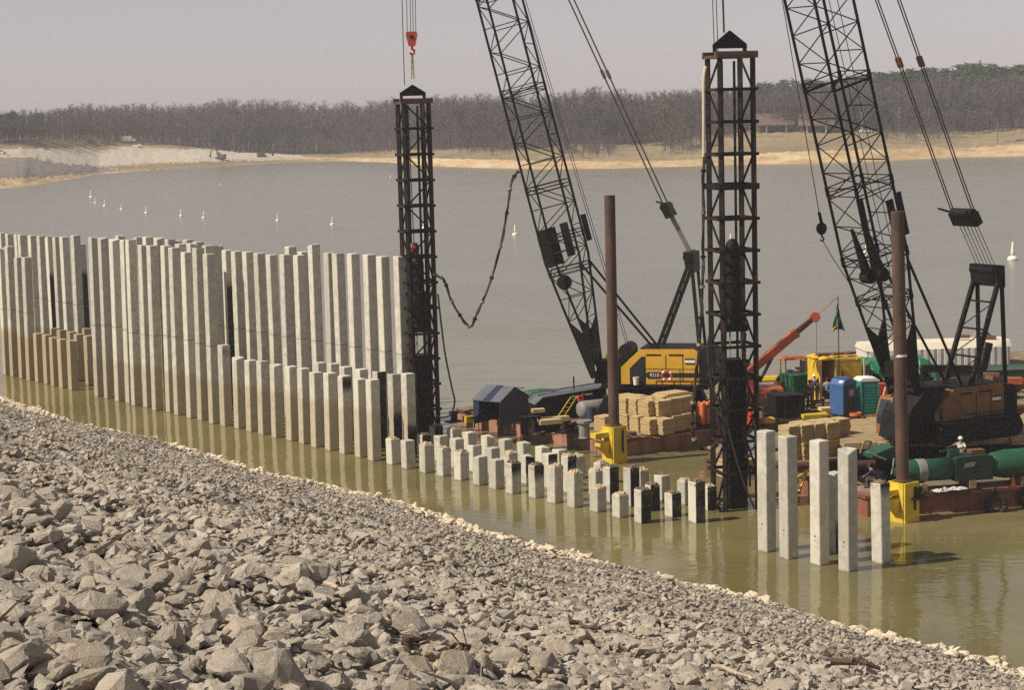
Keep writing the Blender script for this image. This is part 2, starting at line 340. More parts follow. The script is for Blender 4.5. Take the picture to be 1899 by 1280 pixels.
def tone(c): return c
M_SAND = mat('ochre_sand', (0.44,0.315,0.165), 0.95, 0.32, 0.14, 0.7, 0.6, col2=(0.55,0.44,0.29), c2scale=0.06, stretch=(1,1,6))
M_GRASS = mat('dry_tan_grass', (0.255,0.20,0.115), 0.95, 0.3, 0.12, 0.4, 0.9, col2=(0.165,0.14,0.075), c2scale=0.03)
M_GRAVEL = mat('pale_gravel', (0.46,0.42,0.35), 0.95, 0.25, 0.45, 0.9, 0.8)
M_SHALE = mat('dark_shale_spoil', (0.205,0.18,0.17), 0.95, 0.2, 0.3, 0.7, 0.6)
M_LEAFLITTER = mat('leaf_litter', (0.145,0.105,0.075), 0.95, 0.25, 0.12)
def in_poly(x, y, P):
    c = False; j = len(P)-1
    for i in range(len(P)):
        if (P[i][1] > y) != (P[j][1] > y) and x < (P[j][0]-P[i][0])*(y-P[i][1])/(P[j][1]-P[i][1])+P[i][0]: c = not c
        j = i
    return c
GRAVEL_P = [(-80,275),(30,276),(170,275),(420,277),(500,281),(570,290),(500,297),(350,300),(260,302),(190,309),(140,306),(60,292),(-80,292)]
SHALE_P = [(-80,300),(40,296),(60,294),(120,302),(190,310),(235,316),(180,321),(100,327),(0,331),(-80,334)]
BROWN_P = [(180,309),(350,301),(500,297),(640,295),(560,300),(420,310),(250,317)]
us = np.concatenate([np.arange(-900, -60, 60), np.arange(-60, 1960, 5), np.arange(1960, 2700, 60)])
ks = [-0.25]+[0.1*i for i in range(10)]+[1+0.07*i for i in range(15)]+[2.1, 2.25, 2.5, 3.2, 4.2, 5.6, 8.0]
V = []; rr = random.Random(3)
for u in us:
    Y0, ds, dt, zs, zt = shore_col(u)
    hill = 3+9*min(1, max(0, (u-950)/700))
    for k in ks:
        if k < 0: dl, z = -30, -1.5
        elif k <= 1: dl = ds*k; z = zs*(k**1.15)
        elif k <= 2: f = k-1; dl = ds+(dt-ds)*f; z = zs+(zt-zs)*f
        else: f = k-2; dl = dt+60*f; z = zt+hill*(1-math.exp(-f/1.6))
        if 0 < k < 2.6: z += 0.16*math.sin(u*0.021+k*2)*min(1, k)+rr.gauss(0, 0.13)*min(1, 2*k); dl += rr.gauss(0, 0.35)
        p = aty(u, 640, Y0+dl); V.append((p.x, Y0+dl, z))
nk = len(ks); F = []; MI = []
for i in range(len(us)-1):
    for j in range(nk-1):
        a0 = i*nk+j; F.append((a0, a0+nk, a0+nk+1, a0+1))
        c = [sum(V[q][w] for q in F[-1])/4 for w in range(3)]; pu_, pv_ = pix(c)
        k = (ks[j]+ks[j+1])/2; pu_ += rr.gauss(0, 4); pv_ += rr.gauss(0, 0.9)
        if in_poly(pu_, pv_, SHALE_P): m_ = 3
        elif in_poly(pu_, pv_, GRAVEL_P): m_ = 2
        elif in_poly(pu_, pv_, BROWN_P): m_ = 1
        elif k < 1.0: m_ = 0
        elif k < 2.1: m_ = 1 if not (pu_ < 520 and (k < 1.25 or 1.6 < k < 1.75)) else 0
        else: m_ = 4
        MI.append(m_)
shore = npmesh('far_shore', V, F, [M_SAND, M_GRASS, M_GRAVEL, M_SHALE, M_LEAFLITTER], True); shore.polygons.foreach_set('material_index', MI)
tag(link('far_shore', shore), 'far shore of ochre sand, dry grass and a pale gravel embankment', None, None, 'structure')
SHN = len(us)
def ground_far(u, f):
    """point on the far shore at heading u; f in the units of ks"""
    Y0, ds, dt, zs, zt = shore_col(u); hill = 3+9*min(1, max(0, (u-950)/700))
    if f <= 1: dl = ds*f; z = zs*f**1.15
    elif f <= 2: dl = ds+(dt-ds)*(f-1); z = zs+(zt-zs)*(f-1)
    else: dl = dt+60*(f-2); z = zt+hill*(1-math.exp(-(f-2)/1.6))
    return Vector((aty(u, 640, Y0+dl).x, Y0+dl, z))
# ------------------------------------------------------------------ far wood
M_BARK = mat('winter_bark', (0.115,0.095,0.095), 0.95, 0.3, 0.6)
M_TWIG = mat('bare_twigs', (0.104,0.085,0.094), 0.95, 0.32, 0.2, col2=(0.138,0.110,0.108), c2scale=0.05)
M_PALEBARK = mat('pale_trunk', (0.34,0.29,0.24), 0.95, 0.25, 0.8)
M_NEEDLE = mat('pine_needles', (0.036,0.078,0.034), 0.9, 0.35, 0.3, col2=(0.055,0.10,0.042), c2scale=0.12)
def sliver(V, F, p, q, w, rr):
    d = q-p; a = d.cross(Vector((rr.uniform(-1,1), rr.uniform(-1,1), 0.2)))
    if a.length < 1e-4: a = Vector((1,0,0))
    a = a.normalized()*w; o = len(V); V += [p-a, p+a, q]; F.append((o, o+1, o+2))
def bare_tree(seed, h=1.0, spread=0.2, ntw=300, tw=1.0):
    """a leafless tree of unit height: tapering trunk, limbs, many fine twigs"""
    rr = random.Random(seed); TV, TF, V, F = [], [], [], []
    lean = Vector((rr.gauss(0,0.02), rr.gauss(0,0.02), 1))
    def limb(p, q, r0, r1):
        d = (q-p).normalized(); a = d.cross(Vector((0.3,0.9,0.1))).normalized(); b = d.cross(a); o = len(TV)
        for e, r in ((p, r0), (q, r1)):
            for t in (0, 2.09, 4.19): TV.append(e+(a*math.cos(t)+b*math.sin(t))*r)
        for i in range(3): j = (i+1) % 3; TF.append((o+i, o+j, o+3+j)); TF.append((o+i, o+3+j, o+3+i))
    limb(Vector((0,0,-0.03)), lean*0.5, 0.011, 0.007); limb(lean*0.5, lean*0.9, 0.007, 0.002)
    tips = []
    for _ in range(15):
        z = rr.uniform(0.14, 0.82); t = rr.uniform(0, 6.28); L = spread*(1.25-z)*rr.uniform(0.7, 1.3)
        p = lean*z; q = p+Vector((math.cos(t)*L, math.sin(t)*L, L*rr.uniform(0.7, 1.5))); q.z = min(q.z, 0.97)
        limb(p, q, 0.0045, 0.0015); tips.append((p, q))
    for _ in range(ntw):
        p0, q0 = rr.choice(tips); f = rr.uniform(0.25, 1.05); p = p0.lerp(q0, f)
        if rr.random() < 0.3: p = lean*rr.uniform(0.5, 0.95)
        t = rr.uniform(0, 6.28); L = rr.uniform(0.06, 0.16)
        q = p+Vector((math.cos(t)*L*0.62, math.sin(t)*L*0.62, L*rr.uniform(0.4, 1.1))); q.z = min(q.z, 1.0+rr.gauss(0,0.02))
        sliver(V, F, p, q, rr.uniform(0.0018, 0.0044)*tw, rr)
    return (TV, TF), (V, F)
def pine_tree(seed, n=420):
    rr = random.Random(seed); TV, TF, V, F = [], [], [], []
    for e, r in ((0, 0.012), (0.95, 0.003)):
        for t in (0, 2.09, 4.19): TV.append(Vector((math.cos(t)*r, math.sin(t)*r, e)))
    for i in range(3): j = (i+1) % 3; TF.append((i, j, 3+j)); TF.append((i, 3+j, 3+i))
    clumps = [(rr.uniform(0.3, 0.98), rr.uniform(0, 6.28)) for _ in range(26)]
    for _ in range(n):
        z, t = rr.choice(clumps); L = 0.24*(1.12-z)**0.6*rr.uniform(0.2, 1.0)
        p = Vector((math.cos(t)*L+rr.gauss(0,0.025), math.sin(t)*L+rr.gauss(0,0.025), z+rr.gauss(0,0.022)))
        q = p+Vector((rr.gauss(0,0.05), rr.gauss(0,0.05), rr.gauss(0.01,0.03))); sliver(V, F, p, q, rr.uniform(0.014, 0.03), rr)
    return (TV, TF), (V, F)
BARE = [bare_tree(40+k, spread=0.17+0.02*(k % 4), ntw=260) for k in range(10)]
BUSH = [bare_tree(90+k, spread=0.34, ntw=110, tw=2.2) for k in range(6)]
PINES = [pine_tree(80+k) for k in range(7)]
def arr(vf): return np.array([tuple(p) for p in vf[0]]), np.array(vf[1])
def forest(name, kinds, spots, mats, label):
    Vs, Fs, Ms, o = [], [], [], 0
    K = [(arr(a_), arr(b_)) for a_, b_ in kinds]; rr = random.Random(len(spots))
    for (p, h) in spots:
        a_ = rr.uniform(0, 6.28); c_, s_ = math.cos(a_), math.sin(a_); k = rr.choice(K); wd = h*rr.uniform(1.05, 1.6)
        for mi, (v, f) in enumerate(k):
            w = np.stack([(v[:,0]*c_-v[:,1]*s_)*wd, (v[:,0]*s_+v[:,1]*c_)*wd, v[:,2]*h], 1)+np.array(p)
            Vs.append(w); Fs.append(f+o); o += len(v); Ms.append(np.full(len(f), mi))
    me = npmesh(name, np.concatenate(Vs), np.concatenate(Fs), mats); me.polygons.foreach_set('material_index', np.concatenate(Ms).astype(np.int32))
    return tag(link(name, me), label, None, None, 'stuff')
TREETOP = [(-900,205),(0,207),(100,203),(170,196),(240,194),(330,194),(420,188),(500,190),(600,193),(700,192),(760,184),(830,180),(900,180),(1000,176),(1070,172),(1120,166),(1200,176),(1260,168),(1330,166),(1400,166),(1450,158),(1550,152),(1650,146),(1750,144),(1899,140),(2700,138)]
rr = random.Random(21); spots = []
for row, f in enumerate((2.02, 2.12, 2.25, 2.42, 2.62, 2.85, 3.2, 3.7)):
    u = -330 + row*5
    while u < 2240:
        p = ground_far(u, f+rr.uniform(-0.06, 0.06)); top = lerp_tab(TREETOP, u)[0]
        zt = aty(u, top, p.y).z; h = (zt-p.z)*min(1.12, max(0.68, rr.gauss(0.95, 0.09)))*(0.8 if row < 2 else 1)
        if h > 5: spots.append((p, min(h, 30)))
        u += rr.uniform(8, 14)
forest('bare_wood', BARE, spots, [M_BARK, M_TWIG], 'far wood of leafless grey brown trees behind the lake shore')
# low scrub at the foot of the wood
spots = []
for _ in range(1700):
    u = rr.uniform(-300, 2200); f = rr.uniform(1.78, 2.3) if (u > 520 and not 1380 < u < 1640) else rr.uniform(2.0, 2.3); spots.append((ground_far(u, f), rr.uniform(2.5, 9.5)))
for u0, u1, f0, f1, n_ in ((1045,1150,1.15,1.9,130),(1235,1335,1.2,1.9,110),(1640,1770,1.25,1.95,110),(860,960,1.3,1.95,60),(640,760,1.3,2.0,60)):
    for _ in range(n_): spots.append((ground_far(rr.uniform(u0,u1), rr.uniform(f0,f1)), rr.uniform(1.6,4.5)))
forest('undergrowth', BUSH, spots, [M_BARK, M_TWIG], 'brown scrub along the foot of the far wood')
PINETOP = [(1340,164),(1400,158),(1440,150),(1500,148),(1560,146),(1620,136),(1660,131),(1720,128),(1770,127),(1810,118),(1860,124),(1899,120),(2700,118)]
spots = []
for f in (2.7, 2.95, 3.2, 3.5, 3.8, 4.2):
    u = 1350 if f > 3 else 1560
    while u < 2240:
        p = ground_far(u, f); h = (aty(u, lerp_tab(PINETOP, u)[0], p.y).z-p.z)*rr.uniform(0.76, 1.06)
        if h > 6: spots.append((p, h))
        u += rr.uniform(10, 22)
for u in (-30, -12, 4, 14, 26, 38, 50, 62, 82, 95, 168, 178, 182, 408, 420, 830, 1110, 1125, 1230, 1480, 1580, 1640, 1650, 1740, 1760, 1790):
    spots.append((ground_far(u, (2.2 if u < 200 else 2.0)+rr.uniform(0, 0.15)), rr.uniform(9, 13)))
forest('pine_wood', PINES, spots, [M_BARK, M_NEEDLE], 'dark green pines rising among the bare trees of the far wood')
# trees one can tell apart in front of the wood
def tree_meshes(kind, trunk_m, crown_m):
    out = []
    for (tv, tf), (cv, cf) in kind:
        out.append((npmesh('trunk', [tuple(p) for p in tv], tf, trunk_m), npmesh('crown', [tuple(p) for p in cv], cf, crown_m)))
    return out
M_RUSSET = mat('russet_twigs', (0.19,0.12,0.085), 0.95, 0.25, 0.3)
TB = tree_meshes([bare_tree(60+k, spread=0.27, ntw=1100, tw=1.5) for k in range(4)], M_BARK, M_TWIG)
TR = tree_meshes([bare_tree(70+k, spread=0.29, ntw=1100, tw=1.5) for k in range(2)], M_BARK, M_RUSSET)
TPALE = tree_meshes([bare_tree(75+k, spread=0.2, ntw=420, tw=1.2) for k in range(2)], M_PALEBARK, M_TWIG)
for (u, f, h, kind, label) in (
    (1849,1.18,17,TB,'broad bare tree standing alone on the sand right of the boom lines'), (1240,1.5,16,TR,'russet bare tree on the bank left of the tall right-hand pile leads'),
    (1262,1.42,14,TR,'smaller reddish bare tree beside the taller russet one on the bank'), (1286,1.5,13,TB,'grey bare tree just left of the right-hand leads'),
    (1668,1.85,18,TPALE,'pale trunked tree at the wood edge behind the right crane boom'), (1600,1.9,17,TPALE,'slender pale trunked tree above the parked white car'),
    (1120,1.92,15,TB,'grey bare tree at the wood edge above the brown pipe pile'), (1180,1.85,14,TB,'bare tree with forked crown left of the pendant ropes'),
    (858,1.95,19,TPALE,'pale trunk standing out of the grey wood right of the left leads'), (900,1.7,9,TB,'low spreading bare tree on the sand bank left of the left boom'),
    (885,1.72,7,TB,'smallest bare tree on the sand bank left of the left boom'), (1035,1.8,13,TB,'bare tree seen through the lower lattice of the left boom'),
    (1760,1.6,8,TB,'low bare bush tree on the grass right of the right boom'), (330,1.9,7,TB,'small dark bare tree at the end of the earth road on the far left')):
    t = thing('bare_tree', label, 'tree', ground_far(u, f), rr.uniform(0, 6), 'bare trees along the far shore'); k = rr.choice(kind)
    for q in k:
        o = link(q.name.split('.')[0], q, t); o.scale = (h,h,h)
# houses, cars and machines on the far bank
M_ROOF = mat('brown_shingle', (0.15,0.10,0.082), 0.9, 0.15, 1.0); M_WALLD = mat('dark_cedar_wall', (0.085,0.065,0.05), 0.9, 0.2, 1.0)
M_WHITE = mat('white_paint', (0.78,0.77,0.73), 0.5, 0.05, 2.0); M_GLASS = mat('dark_window', (0.03,0.035,0.04), 0.1, 0.1, 1)
def house(u, f, L, dpt, hw, hr, rz, label, posts):
    t = thing('lodge', label, 'house', ground_far(u, f)+Vector((0,0,-0.4)), rz)
    part('wall', MB().box((0,1.2,hw/2), (L-2,dpt-3,hw)), M_WALLD, t)
    part('roof', MB().prism([(-dpt/2-0.6,hw-0.3),(0,hw+hr),(dpt/2+0.6,hw-0.3),(dpt/2+0.6,hw-0.7),(0,hw+hr-0.5),(-dpt/2-0.6,hw-0.7)], -L/2, L/2, plane='yz'), M_ROOF, t)
    for i in range(posts): part('post', MB().box((-L/2+0.8+i*(L-1.6)/(posts-1),-dpt/2+0.3,hw/2-0.2), (0.4,0.4,hw-0.4)), M_WHITE if i % 3 == 1 else M_WALLD, t)
    for i in range(3): part('window', MB().box((-L/3+i*L/3,1.2-(dpt-3)/2-0.04,hw*0.5), (2.0,0.1,1.5)), M_GLASS, t)
house(1438, 2.0, 14, 9, 3.2, 3.8, 0.15, 'brown roofed lodge with a posted porch right of the right-hand pile leads', 6)
house(1516, 2.04, 13, 9, 3.0, 3.8, -0.1, 'lower dark lodge with a brown roof behind the right boom', 6)
M_CARS = [mat('car_paint_white', (0.72,0.72,0.7), 0.35, 0.03, 2), mat('car_paint_tan', (0.42,0.36,0.28), 0.35, 0.03, 2), mat('car_paint_dark', (0.06,0.065,0.075), 0.35, 0.05, 2)]
M_TYRE = mat('tyre_rubber', (0.025,0.025,0.026), 0.85, 0.2, 3)
def car(u, f, rz, m, label, kind='car', dz=0, sc=0.95):
    t = thing('parked_'+kind, label, kind, ground_far(u, f)+Vector((0,0,dz)), rz, 'vehicles on the far shore'); t.scale = (sc,sc,sc)
    if kind == 'car':
        part('body', MB().prism([(-2.4,0.35),(2.4,0.35),(2.45,0.8),(1.3,0.98),(0.7,1.5),(-1.3,1.5),(-2.0,1.0),(-2.45,0.9)], -0.9, 0.9), m, t)
        part('window', MB().prism([(-1.75,1.02),(1.1,1.02),(0.62,1.43),(-1.22,1.43)], -0.915, 0.915), M_GLASS, t)
    else:
        part('body', MB().box((-1.2,0,1.75), (4.6,2.3,2.4)), m, t)
        part('cab', MB().prism([(1.15,0.5),(3.2,0.5),(3.2,1.3),(2.6,1.5),(2.2,2.3),(1.15,2.3)], -1.05, 1.05), m, t)
        part('window', MB().prism([(1.5,1.5),(2.5,1.5),(2.15,2.15),(1.5,2.15)], -1.07, 1.07), M_GLASS, t)
    for x in (-1.5, 1.5):
        for y in (-0.85, 0.85): part('wheel', MB().tube((x,y-0.12,0.35), (x,y+0.12,0.35), 0.36, 10), M_TYRE, t)
car(1607, 1.93, 0.1, M_CARS[0], 'white car parked on the grass behind the right crane boom')
car(85, 1.93, 0.2, M_CARS[1], 'tan car parked on the far left embankment road')
car(186, 1.93, 1.3, M_CARS[2], 'dark car on the embankment road between the tan car and the white truck')
car(258, 1.93, 0.1, M_CARS[0], 'white box truck on the far left embankment', 'truck', 0.7, 0.9)
car(273, 1.75, -0.4, M_CARS[0], 'white car just below the white box truck')
car(21, 1.6, 0.1, M_CARS[0], 'white car nearest the left edge on the embankment slope')
M_EXC = mat('excavator_paint', (0.16,0.10,0.055), 0.6, 0.25, 2); M_DARKSTEEL = mat('dark_steel', (0.018,0.017,0.017), 0.6, 0.4, 3, spec=0.25, col2=(0.045,0.027,0.018), c2scale=2.2, c2lo=0.55, c2hi=0.75)
def excavator(u, f, rz, label):
    t = thing('excavator', label, 'excavator', ground_far(u, f), rz, 'excavators on the far shore')
    for y in (-1.1, 1.1): part('track', MB().prism([(-1.9,0.1),(-1.6,0),(1.6,0),(1.9,0.1),(2.0,0.5),(1.7,0.85),(-1.7,0.85),(-2.0,0.5)], y-0.3, y+0.3), M_TYRE, t)
    part('body', MB().box((-0.5,0,1.5), (3.2,2.5,1.1)).box((0.6,0.7,2.4), (1.3,1.0,1.0)), M_EXC, t)
    part('boom', MB().beam((0.9,-0.3,1.6), (2.6,-0.3,5.2), 0.4, 0.55).beam((2.6,-0.3,5.2), (4.0,-0.3,4.6), 0.4, 0.5), M_EXC, t)
    part('stick', MB().beam((3.9,-0.3,4.7), (4.6,-0.3,1.6), 0.3, 0.4), M_EXC, t)
    part('bucket', MB().prism([(4.1,0.4),(5.0,0.5),(5.0,1.5),(4.5,1.7)], -0.8, 0.2), M_DARKSTEEL, t)
excavator(424, 0.8, 2.9, 'brown excavator with raised boom at the water edge of the far shore')
excavator(500, 1.1, 0.3, 'smaller looking excavator at the end of the pale gravel embankment')
# buoys
M_BUOY = mat('white_buoy', (0.82,0.76,0.66), 0.4, 0.05, 3)
bo = None
for i, (u, v, sc, label) in enumerate(((169,366,1.25,'white buoy farthest left and nearest the far beach'),(177,376.5,0.9,'small white buoy, second from the left'),(194.5,382,1.0,'white buoy, third from the left in the curved line'),(225.5,388.5,0.9,'white buoy, fourth from the left in the curved line'),(271.5,395.5,1.0,'white buoy, fifth from the left in the curved line'),(336,401,0.95,'white buoy, sixth from the left in the curved line'),(378,404.5,0.95,'fat white buoy, seventh from the left in the curved line'),(409.5,343,0.6,'tiny far white buoy alone before the excavator'),(515,409.5,0.95,'white buoy above the middle of the pile rows'),(616.5,417,1.0,'white buoy left of the left pile leads'),(724.5,329,0.6,'tiny far white buoy close to the left pile leads'),(787,424,1.2,'white buoy seen through the left pile leads'),(955.5,436,1.15,'white buoy left of the left crane boom'),(1355,456,1.15,'white buoy seen through the right pile leads'),(1607,470,1.2,'white buoy seen through the right boom'),(1878,482,1.5,'largest white buoy near the right edge'))):
    p = atz(u, v, 0.0)
    t = thing('buoy', label, 'buoy', p, 0, 'white marker buoys on the lake')
    if bo is None:
        bo = [part('float', MB().lathe((0,0,0), [(0.28,-0.2),(0.44,0.0),(0.46,0.12),(0.36,0.26),(0.2,0.34)], 12), M_BUOY, t, smooth=True), part('marker', MB().lathe((0,0,0), [(0.19,0.33),(0.15,0.7),(0.10,1.15),(0.05,1.5)], 10), M_BUOY, t, smooth=True)]
    else:
        for q in bo: o = q.copy(); COL.objects.link(o); o.parent = t
    t.scale = (sc,sc,sc)
# ================================================================== CONCRETE PILES
def concrete_mat():
    m = bpy.data.materials.new('precast_concrete'); m.use_nodes = True; n, l = m.node_tree.nodes, m.node_tree.links
    b = n['Principled BSDF']; b.inputs['Roughness'].default_value = 0.85; b.inputs['Specular IOR Level'].default_value = 0.25
    tc = n.new('ShaderNodeTexCoord'); oi = n.new('ShaderNodeObjectInfo')
    sp = n.new('ShaderNodeSeparateXYZ'); l.new(tc.outputs['Object'], sp.inputs[0])
    sn = n.new('ShaderNodeSeparateXYZ'); l.new(tc.outputs['Normal'], sn.inputs[0])
    of = n.new('ShaderNodeVectorMath'); of.operation = 'SCALE'; of.inputs[3].default_value = 57.0
    cx = n.new('ShaderNodeCombineXYZ'); l.new(oi.outputs['Random'], cx.inputs[0]); l.new(oi.outputs['Random'], cx.inputs[2]); l.new(cx.outputs[0], of.inputs[0])
    av = n.new('ShaderNodeVectorMath'); av.operation = 'ADD'; l.new(tc.outputs['Object'], av.inputs[0]); l.new(of.outputs[0], av.inputs[1])
    def math_(op, a, bb=None, cc=None, clamp=False):
        q = n.new('ShaderNodeMath'); q.operation = op; q.use_clamp = clamp
        for i, x in enumerate((a, bb, cc)):
            if x is None: continue
            if isinstance(x, (int, float)): q.inputs[i].default_value = x
            else: l.new(x, q.inputs[i])
        return q.outputs[0]
    def noise(sc, det=5, stretch=None, rough=0.6):
        q = n.new('ShaderNodeTexNoise'); q.inputs['Scale'].default_value = sc; q.inputs['Detail'].default_value = det; q.inputs['Roughness'].default_value = rough
        if stretch:
            mp = n.new('ShaderNodeMapping'); mp.inputs['Scale'].default_value = stretch; l.new(av.outputs[0], mp.inputs[0]); l.new(mp.outputs[0], q.inputs['Vector'])
        else: l.new(av.outputs[0], q.inputs['Vector'])
        return q.outputs['Fac']
    def attr(nm):
        q = n.new('ShaderNodeAttribute'); q.attribute_type = 'OBJECT'; q.attribute_name = nm; return q.outputs['Fac']
    def mix(f, a, bb):
        q = n.new('ShaderNodeMix'); q.data_type = 'RGBA'
        l.new(f, q.inputs[0]) if not isinstance(f, float) else None
        for i, x in ((6, a), (7, bb)):
            if isinstance(x, tuple): q.inputs[i].default_value = (*x, 1)
            else: l.new(x, q.inputs[i])
        return q.outputs[2]
    base = mix(math_('MULTIPLY_ADD', math_('SUBTRACT', noise(2.6, 6), 0.5), 3.0, oi.outputs['Random'], True), (0.42,0.405,0.355), (0.62,0.59,0.51))
    base = mix(math_('MULTIPLY', math_('SUBTRACT', noise(1.2, 4, (3,3,0.25)), 0.52, None), 3.0, None, True), base, (0.40,0.38,0.33))
    z = sp.outputs[2]
    # old high-water stain on the lower part
    edge = math_('MULTIPLY_ADD', noise(3.0, 4), 0.5, math_('SUBTRACT', attr('stain_top'), 0.25))
    st = math_('MULTIPLY', math_('SUBTRACT', edge, z), 2.2, None, True)
    base = mix(math_('MULTIPLY', math_('MULTIPLY', st, attr('stain_amt')), math_('MULTIPLY_ADD', noise(1.1, 4), 0.5, 0.5)), base, (0.35,0.265,0.15))
    wet = math_('MULTIPLY', math_('SUBTRACT', math_('MULTIPLY_ADD', noise(4.0, 2), 0.14, 0.02), z), 9.0, None, True)
    base = mix(math_('MULTIPLY', wet, 0.8), base, (0.10,0.085,0.055))
    # painted splice mark round the shaft
    mk = math_('LESS_THAN', math_('ABSOLUTE', math_('SUBTRACT', z, attr('mark_at'))), 0.05)
    base = mix(math_('MULTIPLY', mk, 0.5), base, (0.16,0.17,0.12))
    # the -Y face alone turns near-black between two heights
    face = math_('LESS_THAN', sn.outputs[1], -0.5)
    up = math_('MULTIPLY', math_('SUBTRACT', math_('MULTIPLY_ADD', noise(2.5, 5), 0.7, attr('dark_top')), math_('ADD', z, 0.35)), 2.0, None, True)
    dn = math_('MULTIPLY', math_('SUBTRACT', z, math_('MULTIPLY_ADD', noise(2.2, 4), 0.5, math_('SUBTRACT', attr('dark_low'), 0.25))), 2.5, None, True)
    oil = math_('MULTIPLY', math_('MULTIPLY', face, up), math_('MULTIPLY', dn, math_('MULTIPLY_ADD', noise(2.0, 4), 1.0, 0.5, True)))  # mask of the near-black part of the -Y face
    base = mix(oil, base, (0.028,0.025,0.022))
    # lifting-eye rust spots on the -X face
    l.new(base, b.inputs['Base Color'])
    q = n.new('ShaderNodeTexNoise'); q.inputs['Scale'].default_value = 30; q.inputs['Detail'].default_value = 4; l.new(av.outputs[0], q.inputs['Vector'])
    bp = n.new('ShaderNodeBump'); bp.inputs['Strength'].default_value = 0.25; bp.inputs['Distance'].default_value = 0.02; l.new(q.outputs['Fac'], bp.inputs['Height']); l.new(bp.outputs[0], b.inputs['Normal'])
    return m
M_CONC = concrete_mat()
M_SPALL = mat('broken_concrete', (0.44,0.34,0.20), 0.95, 0.3, 5, 0.9, 14, col2=(0.50,0.47,0.40), c2scale=4)
M_SPALLD = mat('dark_broken_concrete', (0.15,0.115,0.085), 0.95, 0.4, 5, 0.9, 14, col2=(0.3,0.24,0.17), c2scale=4)
PS = 0.62; CH = 0.03; PRZ = math.atan2(DN.y, DN.x)
def pile_shaft(h, lean, rr, chip=None):
    r = PS/2; mb = MB(); ring = [(-r+CH,-r),(r-CH,-r),(r,-r+CH),(r,r-CH),(r-CH,r),(-r+CH,r),(-r,r-CH),(-r,-r+CH)]
    vs = []
    for z, k in ((-1.2,1),(h-0.03,1),(h,0.94)):
        vs += [(x*k+lean[0]*max(z,0), y*k+lean[1]*max(z,0), z) for x, y in ring]
    if (rr.random() < 0.35 if chip is None else chip):      # a knocked-off corner at the head
        c0 = rr.randrange(4)*2 if chip is None else 0; dp = rr.uniform(0.04, 0.13) if chip is None else 0.2
        for q in (7 if c0 == 0 else c0-1, c0):
            for lv, f in ((8, 1.0), (16, 0.75)): x, y, z = vs[lv+q]; vs[lv+q] = (x*(0.97 if lv == 8 else 0.8), y*(0.97 if lv == 8 else 0.8), z-dp*f)
    fs = [(i*8+k, i*8+(k+1) % 8, (i+1)*8+(k+1) % 8, (i+1)*8+k) for i in range(2) for k in range(8)]+[tuple(range(16,24))]
    return mb.add(vs, fs)
def broken_head(h, lean, rr, drop):
    """ragged crumbled top: a grid cap with torn edges hanging a little down the sides"""
    r = PS/2-0.005; mb = MB(); N = 6; vs = []; idx = {}
    for i in range(N+1):
        for j in range(N+1):
            x, y = -r+2*r*i/N, -r+2*r*j/N; e = min(i, j, N-i, N-j)
            k = 0.88 if e == 0 else 1.0
            idx[(i,j)] = len(vs); vs.append((x*k+rr.gauss(0,0.02)+lean[0]*h, y*k+rr.gauss(0,0.02)+lean[1]*h, h+(rr.uniform(0.0,0.05) if e == 0 else rr.uniform(0.03,0.16)*drop)))
    fs = [(idx[i,j], idx[i+1,j], idx[i+1,j+1], idx[i,j+1]) for i in range(N) for j in range(N)]
    rim = [(i,0) for i in range(N)]+[(N,j) for j in range(N)]+[(i,N) for i in range(N,0,-1)]+[(0,j) for j in range(N,0,-1)]
    low = []
    for (i,j) in rim:
        x, y = -r+2*r*i/N, -r+2*r*j/N; low.append(len(vs)); k = 1.035; vs.append((x*k+lean[0]*h, y*k+lean[1]*h, h-rr.uniform(0.02,0.26)*drop))
    n = len(rim)
    for q in range(n): fs.append((idx[rim[q]], low[q], low[(q+1) % n], idx[rim[(q+1) % n]]))
    bot = [len(vs)+q for q in range(n)]
    for q in range(n): x, y, zz = vs[low[q]]; vs.append(((x-lean[0]*h)*0.9+lean[0]*h, (y-lean[1]*h)*0.9+lean[1]*h, zz-0.02))
    for q in range(n): fs.append((low[q], bot[q], bot[(q+1) % n], low[(q+1) % n]))
    return mb.add(vs, fs)
NPILE = [0]
def pile(base, top, label, group, head=None, oil=None, mark=None, stain=3.2):  # oil gives the height span turned near-black on the right face
    """base: (u,v) where the near arris meets the water, or ('c', value) for a hidden foot in that row; top: (u,v) of the same arris at the top"""
    NPILE[0] += 1; rr = random.Random(NPILE[0]*13)
    if base[0] == 'c':
        pt = atc(*top, base[1]); pb = Vector((pt.x, pt.y, 0)); pt_ = pt
    else:
        pb = atz(*base, 0.0); c = DN.x*pb.x+DN.y*pb.y; pt_ = atc(*top, c)
    h = pt_.z; rot = Matrix.Rotation(PRZ, 3, 'Z'); cen = pb+rot @ Vector((PS/2, PS/2, 0))
    dl = rot.transposed() @ Vector((pt_.x-pb.x, pt_.y-pb.y, 0)); lean = (max(-0.03, min(0.03, dl.x/h)), max(-0.03, min(0.03, dl.y/h)))
    if base[0] == 'c': lean = (rr.gauss(0,0.004), rr.gauss(0,0.004))
    o = part('concrete_pile', pile_shaft(h, lean, rr, None if group != G5 else 'chipped' in label), M_CONC, None, cen, PRZ+rr.gauss(0,0.025)); tag(o, label, 'pile', group)
    o['stain_top'] = float(min(stain, h-0.0) if stain < h else -5.0 if h < 2.9 else stain); o['mark_at'] = float(mark if mark else -9.0)
    o['dark_low'], o['dark_top'] = (float(oil[0]), float(oil[1])) if oil else (-9.0, -9.0)
    o['stain_amt'] = 1.0 if stain == 8 else (0.95 if pix(cen)[0] < 60 else 0.62)
    if head:
        part('broken_head', broken_head(h, lean, rr, 1.0), M_SPALL if head == 's' else M_SPALLD, o)
    return o
